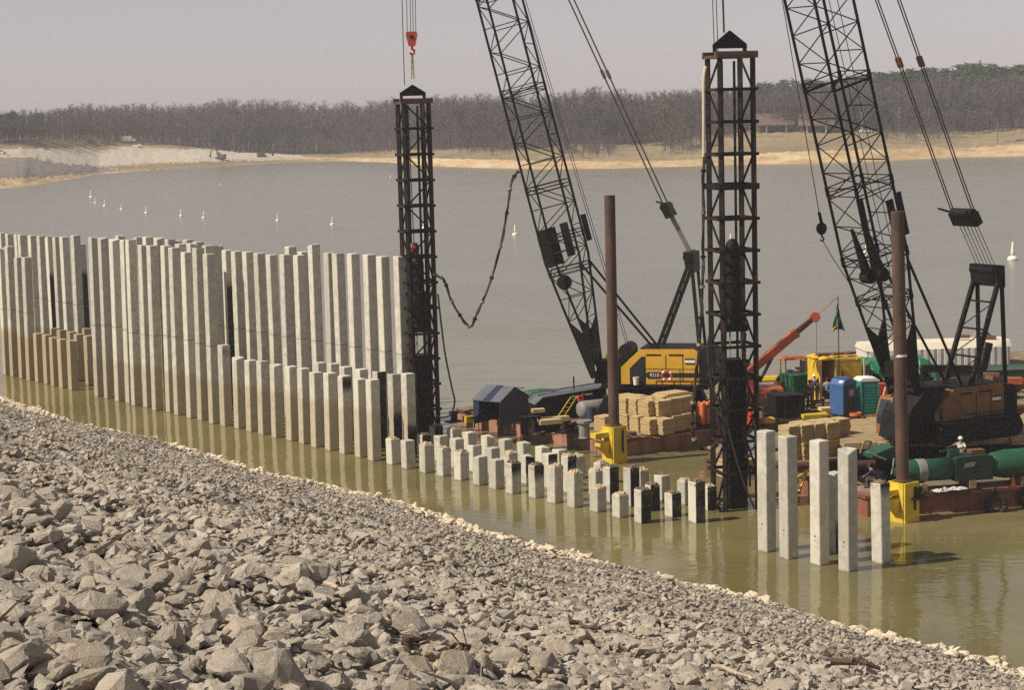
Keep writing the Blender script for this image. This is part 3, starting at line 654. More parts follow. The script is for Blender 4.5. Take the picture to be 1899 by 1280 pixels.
G1, G2, G3, G4, G5 = 'tall piles of the front row', 'cut off piles in the middle of the rows', 'tall piles of the back rows', 'short pile stumps in open water', 'piles standing apart at the right'
# front row, left to right from the left edge of the picture
FR = [((10.5,696),(1,461),4.0),((23.9,699),(15.7,457.8),4.0),((40.3,702.3),(32,478),3.7),((54.4,706.4),(46,478),3.7)]
for i, (b_, t_, st) in enumerate(FR): pile(b_, t_, 'tall brown footed pile in the front row, %s from the left edge' % ORD[i+1], G1, mark=5.4, stain=st)
CL = [((70.4,710),(67,619.6)),((86.8,713),(83.4,622)),((99.8,717.4),(97,627)),((115.5,720.8),(111,630.3)),((132.6,725),(129,632.4))]
for i, (b_, t_) in enumerate(CL): pile(b_, t_, 'cut off brown pile in the front row before the tall wall, %s from left' % ORD[i+1], G2, stain=8)
pile((164.7,715.3), (160,623.7), 'brown stained cut off pile just left of the first of the long tall front piles', G2, stain=8)
for i, (u, v) in enumerate(((98,610),(111,613),(129,616.6),(142,621),(156,609.4))): pile(('c',64.1 if i != 4 else 66.7), (u,v), 'brown pile top behind the cut off front piles, %s from the left' % ORD[i+1], G2, stain=8)
FT = [((181,736.5),(169.4,440.6)),((199.2,740.5),(187,441.4)),((219.2,745.5),(207.7,443.9)),((238.9,748.8),(228,445.5)),((250,753.7),(238.6,444.7)),((272.5,757),(263.7,455)),((288.4,762.4),(278.4,456.2)),((314.3,766),(305,456.2)),((329.6,771.2),(319,460)),((353.2,776.6),(342,468.5)),((373.4,781.2),(363.5,460.3)),((395,787.3),(383.4,471.7))]
for i, (b_, t_) in enumerate(FT): pile(b_, t_, 'tall concrete pile of the unbroken front wall, %s from its left end' % ORD[i+1], G1, mark=5.35+0.1*math.sin(i))
MID = [((416,791.7),(411,641.3)),((442,796.5),(438,664)),((464.6,802),(461,669.6)),((487,807.5),(484.3,671)),((511.7,813.2),(509.6,677.8)),((540,818.9),(536.4,681.2)),((563,824.4),(559.4,684.9)),((585.4,830.9),(583.8,692.4)),((611.6,837),(608.7,693.4)),((638.4,843.7),(636,699)),((667.5,850),(663.7,704.7)),((691.8,856.5),(687.7,705.6))]
for i, (b_, t_) in enumerate(MID):
    lb = 'half height front pile, %s to the right of the tall front wall' % ORD[i+1]
    oil = None  # height span turned near-black on the right face, if any
    if i == 0: lb, oil = 'half height front pile with a black upper right face, beside the last tall front pile', (4.7, 5.2)
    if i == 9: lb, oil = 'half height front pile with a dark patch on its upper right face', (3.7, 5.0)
    if i == 11: lb = 'last half height front pile, nearest the left pile leads'
    pile(b_, t_, lb, G2, oil=oil)
for i, (u, v) in enumerate(((589.8,674),(614.8,676),(637.5,682),(666,686.5))):
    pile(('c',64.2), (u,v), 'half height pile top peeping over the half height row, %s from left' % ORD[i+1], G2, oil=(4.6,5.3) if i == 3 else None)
pile(('c',64.2), (699.3,690.6), 'half height pile with a wholly black right face behind the last front pile', G2, oil=(-1,9))
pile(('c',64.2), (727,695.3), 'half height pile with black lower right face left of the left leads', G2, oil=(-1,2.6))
pile(('c',64.2), (753.3,694.4), 'half height pile with a dark lower right face, right in front of the left leads', G2, oil=(-1,2.0))
BK = [(2.5,432),(14,434),(30.5,434),(38,436),(55,437),(71,438),(88.5,438),(101,440),(115.5,440),(134.6,437)]
for i, t_ in enumerate(BK): pile(('c',66.7), t_, 'tall back row pile behind the left stumps, %s from the left edge' % ORD[i+1], G3, mark=5.5, oil=(-1,8.0) if i == 6 else None)
pile(('c',68.0), (146.5,453.7), 'tall back pile with black lower face in the gap of the wall', G3, oil=(-1,8.2))
B2 = [((219,437.3),68),((251.7,440),66.7),((270.5,440),66.7),((289.4,441.4),66.7),((311.5,444.4),66.7),((324,446),68),((345,445),68),((330,453),64.2),((353,452),64.2),((366,449),66.7),((379.6,456),64.2),((392,456),66.7),((401,456.5),68.2)]
for i, (t_, c) in enumerate(B2): pile(('c',c), t_, 'tall back pile showing only its top above the front wall, %s from left' % ORD[i+1], G3, mark=5.5)
B3 = [(417.5,464.5),(435,467),(457,467.6),(478,470.4),(502,473),(524,473),(551,474),(579,453.6),(605.7,469.7),(625,470.4),(651,471),(680,473),(707.7,476.4),(739,476)]
for i, t_ in enumerate(B3):
    lb = 'tall back pile rising behind the half height row, %s from the left' % ORD[i+1]
    if i == 7: lb = 'tallest back pile, standing above its neighbours'
    if i == 13: lb = 'tall back pile half hidden by the left pile leads'
    pile(('c',66.7), t_, lb, G3, mark=5.5, oil=(-1,8.9) if i == 0 else None)
for t_, lb in (((535,458),'pile top peeping up behind the back row, left one of two'),((560,467.6),'pile top peeping up behind the back row, right one of two')): pile(('c',68.5), t_, lb, G3)
# stumps
ST = [((727.5,863),(724.7,816),'s','pale'),((755.2,871.5),(752.2,819),None,''),((788.5,878.8),(788,827),'s',''),((820.6,885),(820.6,834),'s',''),((853.5,892.5),(856.9,842),'s','pocked'),((888,901.6),(888,848.8),None,''),((918.8,908.8),(918.8,855),None,''),((950,918),(949.4,861),'d','dark'),((993,925.6),(991.9,865),'d','dark'),((1027.5,935),(1027.5,867),'s',''),((1064.4,943),(1064.4,879),'s',''),((1107.4,951.7),(1107.4,907),'s',''),((1148.5,962.2),(1148.5,920),'s',''),((1190,972.7),(1190.5,911),'d','dark')]
for i, (b_, t_, hd, _) in enumerate(ST):
    lb = 'front line pile stump, %s from left%s' % (ORD[i+1], {'s':', sandy crumbled head','d':', dark crumbled head',None:', clean flat top'}[hd])
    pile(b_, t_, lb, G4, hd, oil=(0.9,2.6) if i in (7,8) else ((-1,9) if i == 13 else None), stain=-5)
S2 = [(('c',66.7),(806,792.5),'d',(-1,9)),(('c',64.3),(783.8,808),'d',(-1,9)),(('c',64.3),(815,810),None,None),(('c',66.7),(839,797),'s',None),((845,869),(845,816),None,None),(('c',66.7),(867.5,803.8),None,None),((877.8,876),(877.8,828),None,None),(('c',66.7),(902.5,810),None,None),(('c',64.3),(911,833),None,None),(('c',66.7),(935,817),None,None),(('c',64.3),(944,842),'s',None),(('c',66.7),(969.8,822.5),None,None),((976,898.8),(975.6,847),None,(0.3,9)),(('c',66.7),(1003.8,830.6),None,None),((1018,907),(1018,844),None,(1.2,9)),(('c',66.7),(1036,836),None,None),((1053.5,915),(1053,848),'s',(1.0,9)),(('c',66.7),(1070,848),'s',None),(('c',66.7),(1113,861),'s',None),(('c',64.5),(1104,875),'s',None),((1131,932.7),(1131,868),'d',(-1,9)),((1170.5,941),(1169,870),'d',(-1,9)),(('c',66.7),(1188,874),'s',None),((1208,949.6),(1207.5,902),'d',(-1,9)),((1227.4,929.6),(1226.4,884),None,None),((1247.5,961),(1246.4,917),'d',(-1,9)),((1269.6,938),(1269.6,894),'s',None),((1291.7,971.7),(1290.6,896),'d',(-1,9)),((1313.5,948),(1312.8,905),'s',(-1,9))]
for i, (b_, t_, hd, oil) in enumerate(S2):  # oil: height span turned near-black on the right face
    lb = 'pile stump behind the front line, %s from left%s' % (ORD[i+1], {'s':', sandy crumbled head','d':', dark crumbled head',None:', clean flat top'}[hd])
    if oil and oil[0] < 0: lb += ', black right face'
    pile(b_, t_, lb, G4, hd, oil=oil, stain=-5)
PR = [((1422,1026),(1420,802),'tall clean pile at the right, leftmost of the four'),((1463,1039),(1460,812),'tall clean pile at the right, second of the four'),((1520.6,1050.6),(1518.7,820),'tall clean pile at the right, third of the four'),((1573.3,1062.3),(1571.7,835),'tall clean pile at the right, nearest of the four with a chipped corner')]
M_RUSTSPOT = mat('rust_spot', (0.22,0.13,0.07), 0.9, 0.4, 20)
for b_, t_, lb in PR:
    o = pile(b_, t_, lb, G5, stain=-5)
    part('lifting_eye', MB().tube((-PS/2-0.006,-0.02,1.3), (-PS/2+0.02,-0.02,1.3), 0.05, 8).tube((-PS/2-0.006,0.0,1.1), (-PS/2+0.02,0,1.1), 0.035, 8), M_RUSTSPOT, o)
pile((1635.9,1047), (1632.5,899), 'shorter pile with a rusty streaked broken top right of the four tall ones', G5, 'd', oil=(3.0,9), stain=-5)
pile((1552,1028), (1544,879), 'pile with a dark lower right face between the third and fourth tall right piles', G5, None, oil=(-1,1.6), stain=-5)
# ================================================================== BARGES
M_HULL = mat('red_oxide_hull', (0.16,0.065,0.05), 0.75, 0.3, 0.9, 0.2, 6, col2=(0.10,0.06,0.04), c2scale=0.8, c2lo=0.45, c2hi=0.65, stretch=(1,1,0.4))
M_HULLP = mat('faded_pink_hull', (0.36,0.19,0.14), 0.8, 0.25, 0.7, 0.2, 6, col2=(0.20,0.085,0.05), c2scale=0.9, c2lo=0.5, c2hi=0.62, stretch=(1,1,0.35))
M_DECK = mat('muddy_deck', (0.17,0.13,0.085), 0.95, 0.3, 0.6, 0.5, 4, col2=(0.30,0.23,0.14), c2scale=0.5)
M_TIMBER = mat('weathered_timber', (0.34,0.255,0.14), 0.9, 0.3, 1.2, 0.5, 8, col2=(0.18,0.13,0.08), c2scale=1.0, stretch=(0.5,3,3))
M_PLY = mat('new_plywood', (0.50,0.375,0.19), 0.85, 0.25, 2.0, 0.4, 10, col2=(0.36,0.25,0.115), c2scale=1.6, stretch=(1,1,5))
M_PLYD = mat('plywood_edge', (0.50,0.36,0.17), 0.9, 0.3, 1.5, 0.5, 10, stretch=(1,1,16))
M_BLACK = mat('black_steel', (0.008,0.0075,0.008), 0.6, 0.5, 1.5, 0.1, 12, col2=(0.022,0.013,0.010), c2scale=1.5, c2lo=0.55, c2hi=0.8, spec=0.2)
M_LEADS = mat('leads_steel', (0.010,0.009,0.009), 0.65, 0.5, 1.2, 0.2, 10, col2=(0.062,0.032,0.02), c2scale=1.0, c2lo=0.48, c2hi=0.68, spec=0.2)
M_RUST = mat('rusty_pipe', (0.105,0.06,0.042), 0.85, 0.3, 1.6, 0.3, 14, col2=(0.055,0.034,0.028), c2scale=1.1, c2lo=0.45, c2hi=0.65, stretch=(1,1,0.3))
M_RUSTO = mat('orange_rust', (0.15,0.072,0.036), 0.9, 0.3, 2.0, 0.3, 14, col2=(0.10,0.055,0.035), c2scale=1.5)
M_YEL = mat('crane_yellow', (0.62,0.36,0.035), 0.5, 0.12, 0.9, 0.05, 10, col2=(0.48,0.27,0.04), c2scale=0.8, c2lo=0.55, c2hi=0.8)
M_YEL_SHADED = mat('shaded_crane_yellow', (0.23,0.115,0.04), 0.65, 0.2, 0.9, 0.05, 10, col2=(0.14,0.07,0.03), c2scale=0.8)  # crane yellow again, darkened in its colour to stand for shade
M_SPUDY = mat('spud_yellow', (0.66,0.47,0.04), 0.6, 0.15, 1.2, 0.1, 10, col2=(0.42,0.27,0.05), c2scale=1.6, c2lo=0.55, c2hi=0.72)
M_RED = mat('signal_red', (0.48,0.055,0.03), 0.5, 0.15, 2); M_ORANGE = mat('orange_paint', (0.62,0.15,0.035), 0.55, 0.15, 1.5, col2=(0.42,0.11,0.04), c2scale=1.5)
M_CRRED = mat('orange_red_boom', (0.44,0.10,0.045), 0.5, 0.15, 0.8, col2=(0.30,0.07,0.035), c2scale=1.0)
M_NAVY = mat('dark_stripe', (0.015,0.016,0.022), 0.5, 0.2, 2); M_ROPE = mat('wire_rope', (0.055,0.045,0.045), 0.6, 0.3, 3); M_ROPER = mat('rusty_rope', (0.13,0.07,0.05), 0.7, 0.3, 3)
M_HOSE = mat('black_hose', (0.03,0.026,0.022), 0.6, 0.5, 1.5, 0.2, 8, col2=(0.14,0.10,0.06), c2scale=1.6, c2lo=0.55, c2hi=0.7)
M_GREY = mat('grey_paint', (0.22,0.22,0.21), 0.6, 0.2, 2)
def barge(name_label, poly, zt, mats, fender=None, strakes=0, zb=-1.0):
    """hull as a deck outline with plumb sides, a rub rail, a sunk deck sheet and vertical side plates"""
    t = thing('barge', name_label, 'barge', (poly[0][0], poly[0][1], 0)); o = Vector((poly[0][0], poly[0][1]))
    P = [(x-o.x, y-o.y) for x, y in poly]; part('hull', MB().prism(P, zb, zt, plane='xy'), mats, t)
    c = Vector((sum(p[0] for p in P)/len(P), sum(p[1] for p in P)/len(P)))
    ins = [tuple(Vector(p)+(c-Vector(p)).normalized()*0.25) for p in P]
    part('deck', MB().prism(ins, zt+0.004, zt+0.05, plane='xy'), M_DECK, t)
    for i in range(len(P)):
        a_, b_ = Vector(P[i]), Vector(P[(i+1) % len(P)]); d_ = (b_-a_).normalized(); nrm = Vector((d_.y, -d_.x))
        if nrm.dot((a_+b_)/2-c) < 0: nrm = -nrm
        if nrm.dot(Vector((0,0))-Vector((o.x, o.y))) < 0: continue      # only the sides towards the bank carry visible plating
        q = nrm*0.05
        part('rub_rail', MB().beam((a_.x+q.x, a_.y+q.y, zt-0.09), (b_.x+q.x, b_.y+q.y, zt-0.09), 0.1, 0.16), M_HULL, t)
        L = (b_-a_).length; n = int(L/2.2)
        for k in range(1, n):
            p = a_+(b_-a_)*k/n+nrm*0.02; part('seam', MB().box((p.x, p.y, (zt-0.45)/2+0.02), (0.09, 0.05, zt-0.25), Matrix.Rotation(math.atan2(d_.y, d_.x), 3, 'Z')), mats, t)
    return t
A1 = Vector((6.3,115.4)); dn2, dd2 = Vector((DN.x,DN.y)), Vector((DD.x,DD.y))
ZB1 = 1.05
barge('faded pink and red oxide barge under the yellow crane', [tuple(A1), tuple(A1+dn2*23), tuple(A1+dn2*23-dd2*17), tuple(A1-dd2*17)], ZB1, M_HULLP)
ZB2 = 1.1
barge('dark barge carrying the shaded crane on timber mats', [(10.5,108.3),(15,105.9),(37,105.9),(36,119.6),(12.3,115.4)], ZB2, M_HULL)
ZB3 = 1.2
barge('brown barge carrying the blue and teal toilets', [(16.2,120.0),(38,124.6),(36,137.5),(27.6,136.0),(26.4,127.6)], ZB3, M_HULL)
ZB5 = 1.05
barge('red oxide flat barge carrying the green hammer, nearest on the right', [(17.3,96.6),(25.2,98.1),(34,99.8),(32.8,105.0),(14.9,103.2)], ZB5, mat('rust_red_hull', (0.24,0.085,0.06), 0.75, 0.3, 0.9, 0.2, 6, col2=(0.12,0.06,0.04), c2scale=0.7, c2lo=0.48, c2hi=0.66, stretch=(1,1,0.4)))
ZB4 = 1.2
barge('far barge with the white corrugated covers', [(22.5,139.5),(46,141.5),(45.2,150),(21.7,148)], ZB4, M_HULL)
# timber mats below the shaded crane, plank by plank
t = thing('crane_mat', 'sandy timber crane mats under the shaded crane, edge of broken planks', 'mat', (17.7,106.0,ZB2+0.05), 0.0)
rr = random.Random(4); x = 0.0; i = 0; plank_me = [MB().box((0,4.0,0.83), (0.86,8.0+0.2*k,0.34)).mesh('plank', M_TIMBER) for k in range(3)]
while x < 18:
    o = link('plank', plank_me[i % 3], t, (x+0.45, rr.uniform(-0.35,0.35), rr.uniform(-0.03,0.03))); x += 0.9; i += 1
part('shaded_void_box', MB().box((9.0,4.0,0.327), (17.6,7.6,0.654)), M_BLACK, t)  # solid black box stands for the shaded void below the planks
ZM2 = ZB2+0.05+1.0
# ================================================================== SPUD PILES
def spud(u, vtop, base, rad, lean_u, label, box_label, boxw, boxh, ring=None):
    pb = atz(*base, 0.0); tp = aty(u, vtop, pb.y)
    t = thing('spud_pile', label, 'pipe pile', (pb.x,pb.y,0)); dv = tp-pb
    mb = MB().tube((0,0,-1), dv, rad, 20, caps=False).tube(dv+Vector((0,0,-0.6)), dv, rad*0.9, 20, caps=True); part('pipe', mb, M_RUST, t, smooth=False)
    for f in ((0.18,0.42,0.66,0.86) if not ring else (0.3,0.6,0.85)): part('weld_seam', MB().tube(dv*f, dv*f+Vector((0,0,0.05)), rad*1.03, 20), M_RUST, t)
    if ring: part('painted_ring', MB().tube(dv*ring, dv*ring+Vector((0,0,0.12)), rad*1.02, 20), M_WHITE, t)
    b = thing('spud_holder', box_label, 'spud well', (pb.x,pb.y,0), PRZ)
    w = boxw/2; th = 0.1
    mb = MB()
    for (x, y, sx, sy) in ((0,-w,boxw,th),(0,w,boxw,th),(-w,0,th,boxw-th),(w,0,th,boxw-th)): mb.box((x,y,boxh/2-0.3), (sx,sy,boxh+0.6))
    part('box', mb, M_SPUDY, b)
    part('bracket', MB().box((-w-0.5,0.1,boxh-0.45), (1.0,0.5,0.28)).prism([(-w-0.06,boxh*0.22),(-w-0.75,boxh*0.5),(-w-0.75,boxh*0.62),(-w-0.06,boxh*0.62)], -0.25, 0.25), M_SPUDY, b)
    part('collar', MB().tube((0,0,boxh), (0,0,boxh+0.1), rad*1.25, 16), M_RUSTO, b)
    part('chain', MB().path([(w*0.4,-w-0.08,boxh-0.2),(w*0.3,-w-0.1,boxh*0.6),(w*0.35,-w-0.08,boxh*0.3)], 0.06, 6), M_DARKSTEEL, b)
    return t
spud(1130.5, 362, (1140,858), 0.31, 0, 'rusty brown pipe pile left of the yellow crane house', 'yellow spud holder at the near corner of the pink barge', 0.98, 2.15)
spud(1664, 392, (1676,966), 0.315, 0, 'thicker rusty pipe pile with a white ring in front of the shaded crane', 'yellow spud holder on the near edge of the flat barge', 1.0, 1.95, ring=0.535)
# ================================================================== PILE LEADS
def leads(base, rz, a, zt, label, ring_step, apex_h, hammer_z, faces, rings_double=()):
    t = thing('pile_leads', label, 'pile driver', (base[0],base[1],0), rz); h = a/2
    C4 = [(-h,-h),(h,-h),(h,h),(-h,h)]
    for x, y in C4: part('leg', MB().beam((x,y,-0.9), (x,y,zt), 0.22, 0.22), M_LEADS, t)
    zs = []; z = zt
    while z > 0.4: zs.append(z); z -= ring_step
    for i, z in enumerate(zs):
        mb = MB(); ov = 0.22
        for k in range(4):
            (x0,y0),(x1,y1) = C4[k], C4[(k+1) % 4]; dx, dy = (x1-x0)/a, (y1-y0)/a; ox, oy = dy*0.14, -dx*0.14
            zz = z+(0.0 if k % 2 else 0.003)
            mb.beam((x0-dx*ov+ox, y0-dy*ov+oy, zz), (x1+dx*ov+ox, y1+dy*ov+oy, zz), 0.1, 0.15 if i not in rings_double else 0.3)
        part('ring', mb, M_LEADS if i else M_RUST, t)
    for i in range(len(zs)-1):
        z1, z0 = zs[i], zs[i+1]
        for k in faces:
            (x0,y0),(x1,y1) = C4[k], C4[(k+1) % 4]
            p, q = ((x0,y0,z1),(x1,y1,z0)) if (i+k) % 2 == 0 else ((x1,y1,z1),(x0,y0,z0))
            part('brace', MB().beam(p, q, 0.085), M_LEADS, t)
    # inner guide rails
    for x in (-0.33, 0.33): part('guide_rail', MB().beam((x,0.3,0.3), (x,0.3,zt-0.2), 0.1, 0.14), M_LEADS, t)
    # lifting plate
    part('lifting_plate', MB().prism([(-h*1.02,0.42),(-h*1.02,0.62),(0,apex_h+0.55),(h*1.02,0.62),(h*1.02,0.42)], -0.09, 0.09).box((-h*0.92,0,0.2), (0.16,0.16,0.5)).box((h*0.92,0,0.2), (0.16,0.16,0.5)), M_BLACK, t, loc=(0,0,zt))
    part('head_beam', MB().box((0,-h-0.02,zt+0.16), (a+0.5,0.2,0.2)), M_RUSTO, t); part('head_beam', MB().box((0,h+0.02,zt+0.16), (a+0.5,0.2,0.2)), M_RUST, t)
    # hammer hanging between the rails, drive cap, follower down to the water
    hz = hammer_z; hm = part('hammer', MB().lathe((0,0,0), [(0.12,hz+4.3),(0.3,hz+4.1),(0.36,hz+3.9),(0.36,hz+2.2),(0.47,hz+2.1),(0.47,hz)], 14), M_BLACK, t)
    for ang in range(4): part('tie_rod', MB().beam((0.42*math.cos(ang*1.57+0.78),0.42*math.sin(ang*1.57+0.78),hz-1.8), (0.42*math.cos(ang*1.57+0.78),0.42*math.sin(ang*1.57+0.78),hz+0.3), 0.07), M_GREY, hm)
    part('drive_cap', MB().box((0,0,hz-0.15), (1.15,1.15,0.35)), M_BLACK, t); part('pile_cap', MB().box((0,0,hz-1.95), (1.2,1.2,0.35)), M_BLACK, t)
    part('follower', MB().box((0,0,(hz-2.1)/2-0.3), (0.9,0.9,hz-2.1+0.6)), M_BLACK, t)
    return t
TW1 = aty(786, 832, 123.0); TW1 = (TW1.x, 123.0); ZT1 = aty(770, 190, 123.0).z
leads(TW1, R(16.7), 1.56, ZT1, 'left pile leads, black lattice tower rising behind the pile wall', 1.575, 0.55, 7.2, (0,1,3))
TW2 = atz(1368, 948, 0); TW2 = (TW2.x, TW2.y+0.9); ZT2 = aty(1352, 105, TW2[1]).z
leads(TW2, R(14.6), 1.72, ZT2, 'right pile leads, taller black lattice tower standing in open water', 1.6, 0.75, 9.4, (1,3), (4,))
k_ = thing('lead_gate', 'tangle of dark steel brackets at the foot of the right leads', 'bracket', (TW2[0]-0.95, TW2[1]-1.05, 0), R(14.6))
part('arm', MB().beam((-0.5,0,0.75), (0.6,0,0.55), 0.14).beam((-0.3,0,0.1), (-0.5,0,0.75), 0.1), M_LEADS, k_); part('claw', MB().path([(0.1,-0.05,0.6),(-0.15,-0.1,0.4),(0.05,-0.1,0.05),(0.3,-0.05,-0.2)], 0.09, 7), M_LEADS, k_); part('brace', MB().beam((0.0,0.1,0.6), (0.75,0.1,3.2), 0.1), M_LEADS, k_)
def hose(name, pts, r, label, cat='hose', D=None, mats=None, wraps=True):
    """heavy hose through picture headings at given distances"""
    P = [aty(u, v, d) for u, v, d in pts]; o0 = P[0].copy()
    Q = []
    for i in range(len(P)-1):
        p0, p1, p2, p3 = P[max(i-1,0)], P[i], P[i+1], P[min(i+2,len(P)-1)]
        for k in range(6):
            f = k/6; Q.append(0.5*((2*p1)+(p2-p0)*f+(2*p0-5*p1+4*p2-p3)*f*f+(3*p1-p0-3*p2+p3)*f**3))
    Q.append(P[-1]); t = thing(name, label, cat, o0)
    rr_ = random.Random(len(P)*7)
    part('hose_line', MB().path([q-o0 for q in Q], r, 7), mats or M_HOSE, t)
    if wraps:
        part('hose_line', MB().path([q-o0+Vector((0.07*math.sin(i*0.9),-0.06,0.06*math.cos(i*1.3))) for i, q in enumerate(Q)], r*0.6, 6), mats or M_HOSE, t)
        for i in range(4, len(Q)-2, 5):
            d_ = (Q[i+1]-Q[i]).normalized(); part('lashing', MB().tube(Q[i]-o0-d_*0.07, Q[i]-o0+d_*0.07, r*1.9, 8), M_TIMBER if i % 2 else M_BLACK, t)
    return t
for i_, (x_, z0_, z1_, lb_) in enumerate(((-0.62,3.2,11.5,'black hose strand inside the lower half of the right leads, left side'),(0.55,1.2,9.0,'black hose strand inside the lower half of the right leads, right side'))):
    k_ = thing('hammer_hose', lb_, 'hose', (TW2[0]+x_, TW2[1]-0.75, z0_)); q_ = random.Random(i_+90)
    part('hose_line', MB().path([(0.10*math.sin(j*0.8+i_)+q_.gauss(0,0.03),0.05*math.cos(j),(z1_-z0_)*j/14) for j in range(15)], 0.06, 7), M_HOSE, k_)
    part('hose_loop', MB().path([(0.35*math.sin(j*0.4)+0.1,-0.08,(z1_-z0_)*0.35+0.9*math.cos(j*0.4)) for j in range(14)], 0.045, 6), M_HOSE, k_)
    for f_ in (0.2,0.5,0.8): part('clamp', MB().box((0.02,0.02,(z1_-z0_)*f_), (0.34,0.25,0.14)), M_RUSTO, k_)
d1 = TW1[1]-1.0
hose('hammer_hose', [(803,509,d1+0.4),(812,512,d1),(824,520,d1),(835,553,d1),(853,585,d1),(873,606,d1),(885,580,d1),(905,535,d1),(925,470,d1),(940,395,d1),(947,345,d1),(957,322,123.6),(966,316,124.3)], 0.07, 'lashed black hose looping between the left leads and the left boom')
hose('hammer_hose', [(812,545,d1),(818,600,d1),(826,660,d1),(838,720,d1),(843,745,d1),(836,768,d1),(820,775,d1),(808,770,d1)], 0.06, 'black hose hanging in a loop down the right side of the left leads', wraps=False)
d2 = TW2[1]-1.15
hose('hammer_hose', [(1309,122,d2),(1305,150,d2),(1305,230,d2),(1305,290,d2)], 0.075, 'pale cream hose hanging down the top left of the right leads', mats=mat('cream_hose', (0.60,0.52,0.37), 0.6, 0.1, 2), wraps=False)
hose('hammer_hose', [(1306,288,d2),(1304,340,d2),(1304,450,d2),(1303,520,d2),(1300,590,d2),(1296,650,d2),(1288,720,d2),(1284,770,d2),(1286,810,d2),(1300,831,d2),(1318,832,d2),(1330,822,d2)], 0.07, 'long black hose hanging left of the right leads and looping low', wraps=True)
hose('hammer_hose', [(1316,620,d2),(1312,640,d2),(1313,660,d2),(1322,720,d2),(1345,770,d2),(1352,800,d2),(1368,860,d2),(1385,910,d2),(1400,945,d2)], 0.055, 'muddy hose running diagonally down the front of the right leads', wraps=False)
# ================================================================== CRAWLER CRANES
class Frame:
    """vertical plane of a crane: heading h, through the boom foot"""
    def __init__(s, foot_px, D, towards, z0):
        s.F = aty(*foot_px, D); s.h = (Vector((towards[0], towards[1], 0))-Vector((s.F.x, s.F.y, 0))).normalized(); s.y = Vector((-s.h.y, s.h.x, 0)); s.z0 = z0
        s.O = Vector((s.F.x, s.F.y, z0))-s.h*3.6; s.rz = math.atan2(s.h.y, s.h.x)
    def L(s, u, v):
        d = ray(u, v); k = (s.O-CAMP).dot(s.y)/d.dot(s.y); p = CAMP+d*k-s.O; return (p.dot(s.h), p.z)
    def W(s, x, y, z): return s.O+s.h*x+s.y*y+Vector((0,0,z))
def lattice_boom(parent, foot, tip, w, d, joints, plates):
    b = Vector((tip[0]-foot[0], 0, tip[1]-foot[1])); Lb = b.length; b.normalize(); e1 = Vector((-b.z, 0, b.x)); e2 = Vector((0,1,0)); F = Vector((foot[0],0,foot[1]))
    def prof(s):
        kd = min(1, 0.1+0.9*max(0,s)/7.5); kw = 1.0 if s > 3 else 0.9+0.1*s/3
        if s > Lb-6: kd *= 0.25+0.75*(Lb-s)/6
        return d/2*kd, w/2*kw
    def P(s, i, j): hd, hw = prof(s); return F+b*s+e1*(i*hd)+e2*(j*hw)
    bm_ = link('boom', None, parent)
    S = [0, 3.0, 7.5, Lb-6, Lb]
    for i in (-1,1):
        for j in (-1,1):
            mb = MB()
            for k in range(len(S)-1): mb.tube(P(S[k],i,j), P(S[k+1],i,j), 0.078, 8)
            part('chord', mb, M_BLACK, bm_)
    mb = MB(); n = int((Lb-2.2)/1.45); st = [2.2+(Lb-2.4)*k/n for k in range(n+1)]
    for k in range(n):
        s0, s1 = st[k], st[k+1]; z = 1 if k % 2 else -1
        for j in (-1,1):        # side faces: zigzag with battens
            mb.tube(P(s0,-z,j), P(s1,z,j), 0.034, 5, caps=False)
            if k % 2 == 0: mb.tube(P(s0,-1,j), P(s0,1,j), 0.034, 5, caps=False)
        for i in (-1,1):        # front and back faces
            mb.tube(P(s0,i,z), P(s1,i,-z), 0.032, 5, caps=False)
            if k % 2: mb.tube(P(s0,i,-1), P(s0,i,1), 0.032, 5, caps=False)
    o = part('lacing', mb, M_BLACK, bm_); o['kind'] = 'stuff'
    for s in joints:
        mb = MB()
        for ds in (-0.22, 0.22):
            q = [P(s+ds,-1,-1), P(s+ds,1,-1), P(s+ds,1,1), P(s+ds,-1,1)]
            for k in range(4): mb.beam(q[k], q[(k+1) % 4], 0.055)
        q = [P(s,-1,-1), P(s,1,-1), P(s,1,1), P(s,-1,1)]; mb.beam(q[0], q[2], 0.06).beam(q[1], q[3], 0.06)
        for p_ in q: mb.beam(p_-b*0.25, p_+b*0.25, 0.15, 0.15)
        part('joint_frame', mb, M_BLACK, bm_)
    # foot plates
    for j in (-1,1):
        mb = MB(); A, B_ = P(0,-1,j), P(0,1,j); C_, D_ = P(plates,1,j), P(plates,-1,j)
        for off in (0.05,-0.05):
            pass
        mid = P(plates-0.9,0,j); vs = [A,B_,C_,mid,D_]; vv = [v+Vector((0,0.05,0)) for v in vs]+[v-Vector((0,0.05,0)) for v in vs]
        mb.add(vv, [(0,1,2,3,4),(9,8,7,6,5)]+[(k,5+k,5+(k+1) % 5,(k+1) % 5) for k in range(5)]); part('foot_plate', mb, M_BLACK, bm_)
    part('foot_pin', MB().tube(F-e2*(w/2), F+e2*(w/2), 0.16, 10).box(P(1.1,0,0), (0.5,w*0.8,0.9)), M_BLACK, bm_)
    return b, e1, e2, F, Lb, P, bm_
def text_mesh(txt, size, depth=0.012):
    c = bpy.data.curves.new('number', 'FONT'); c.body = txt; c.size = size; c.extrude = depth; c.align_x = 'CENTER'; c.align_y = 'CENTER'
    o = bpy.data.objects.new('number', c); COL.objects.link(o); dg = bpy.context.evaluated_depsgraph_get(); me = bpy.data.meshes.new_from_object(o.evaluated_get(dg)); bpy.data.objects.remove(o); me.name = 'number'; return me
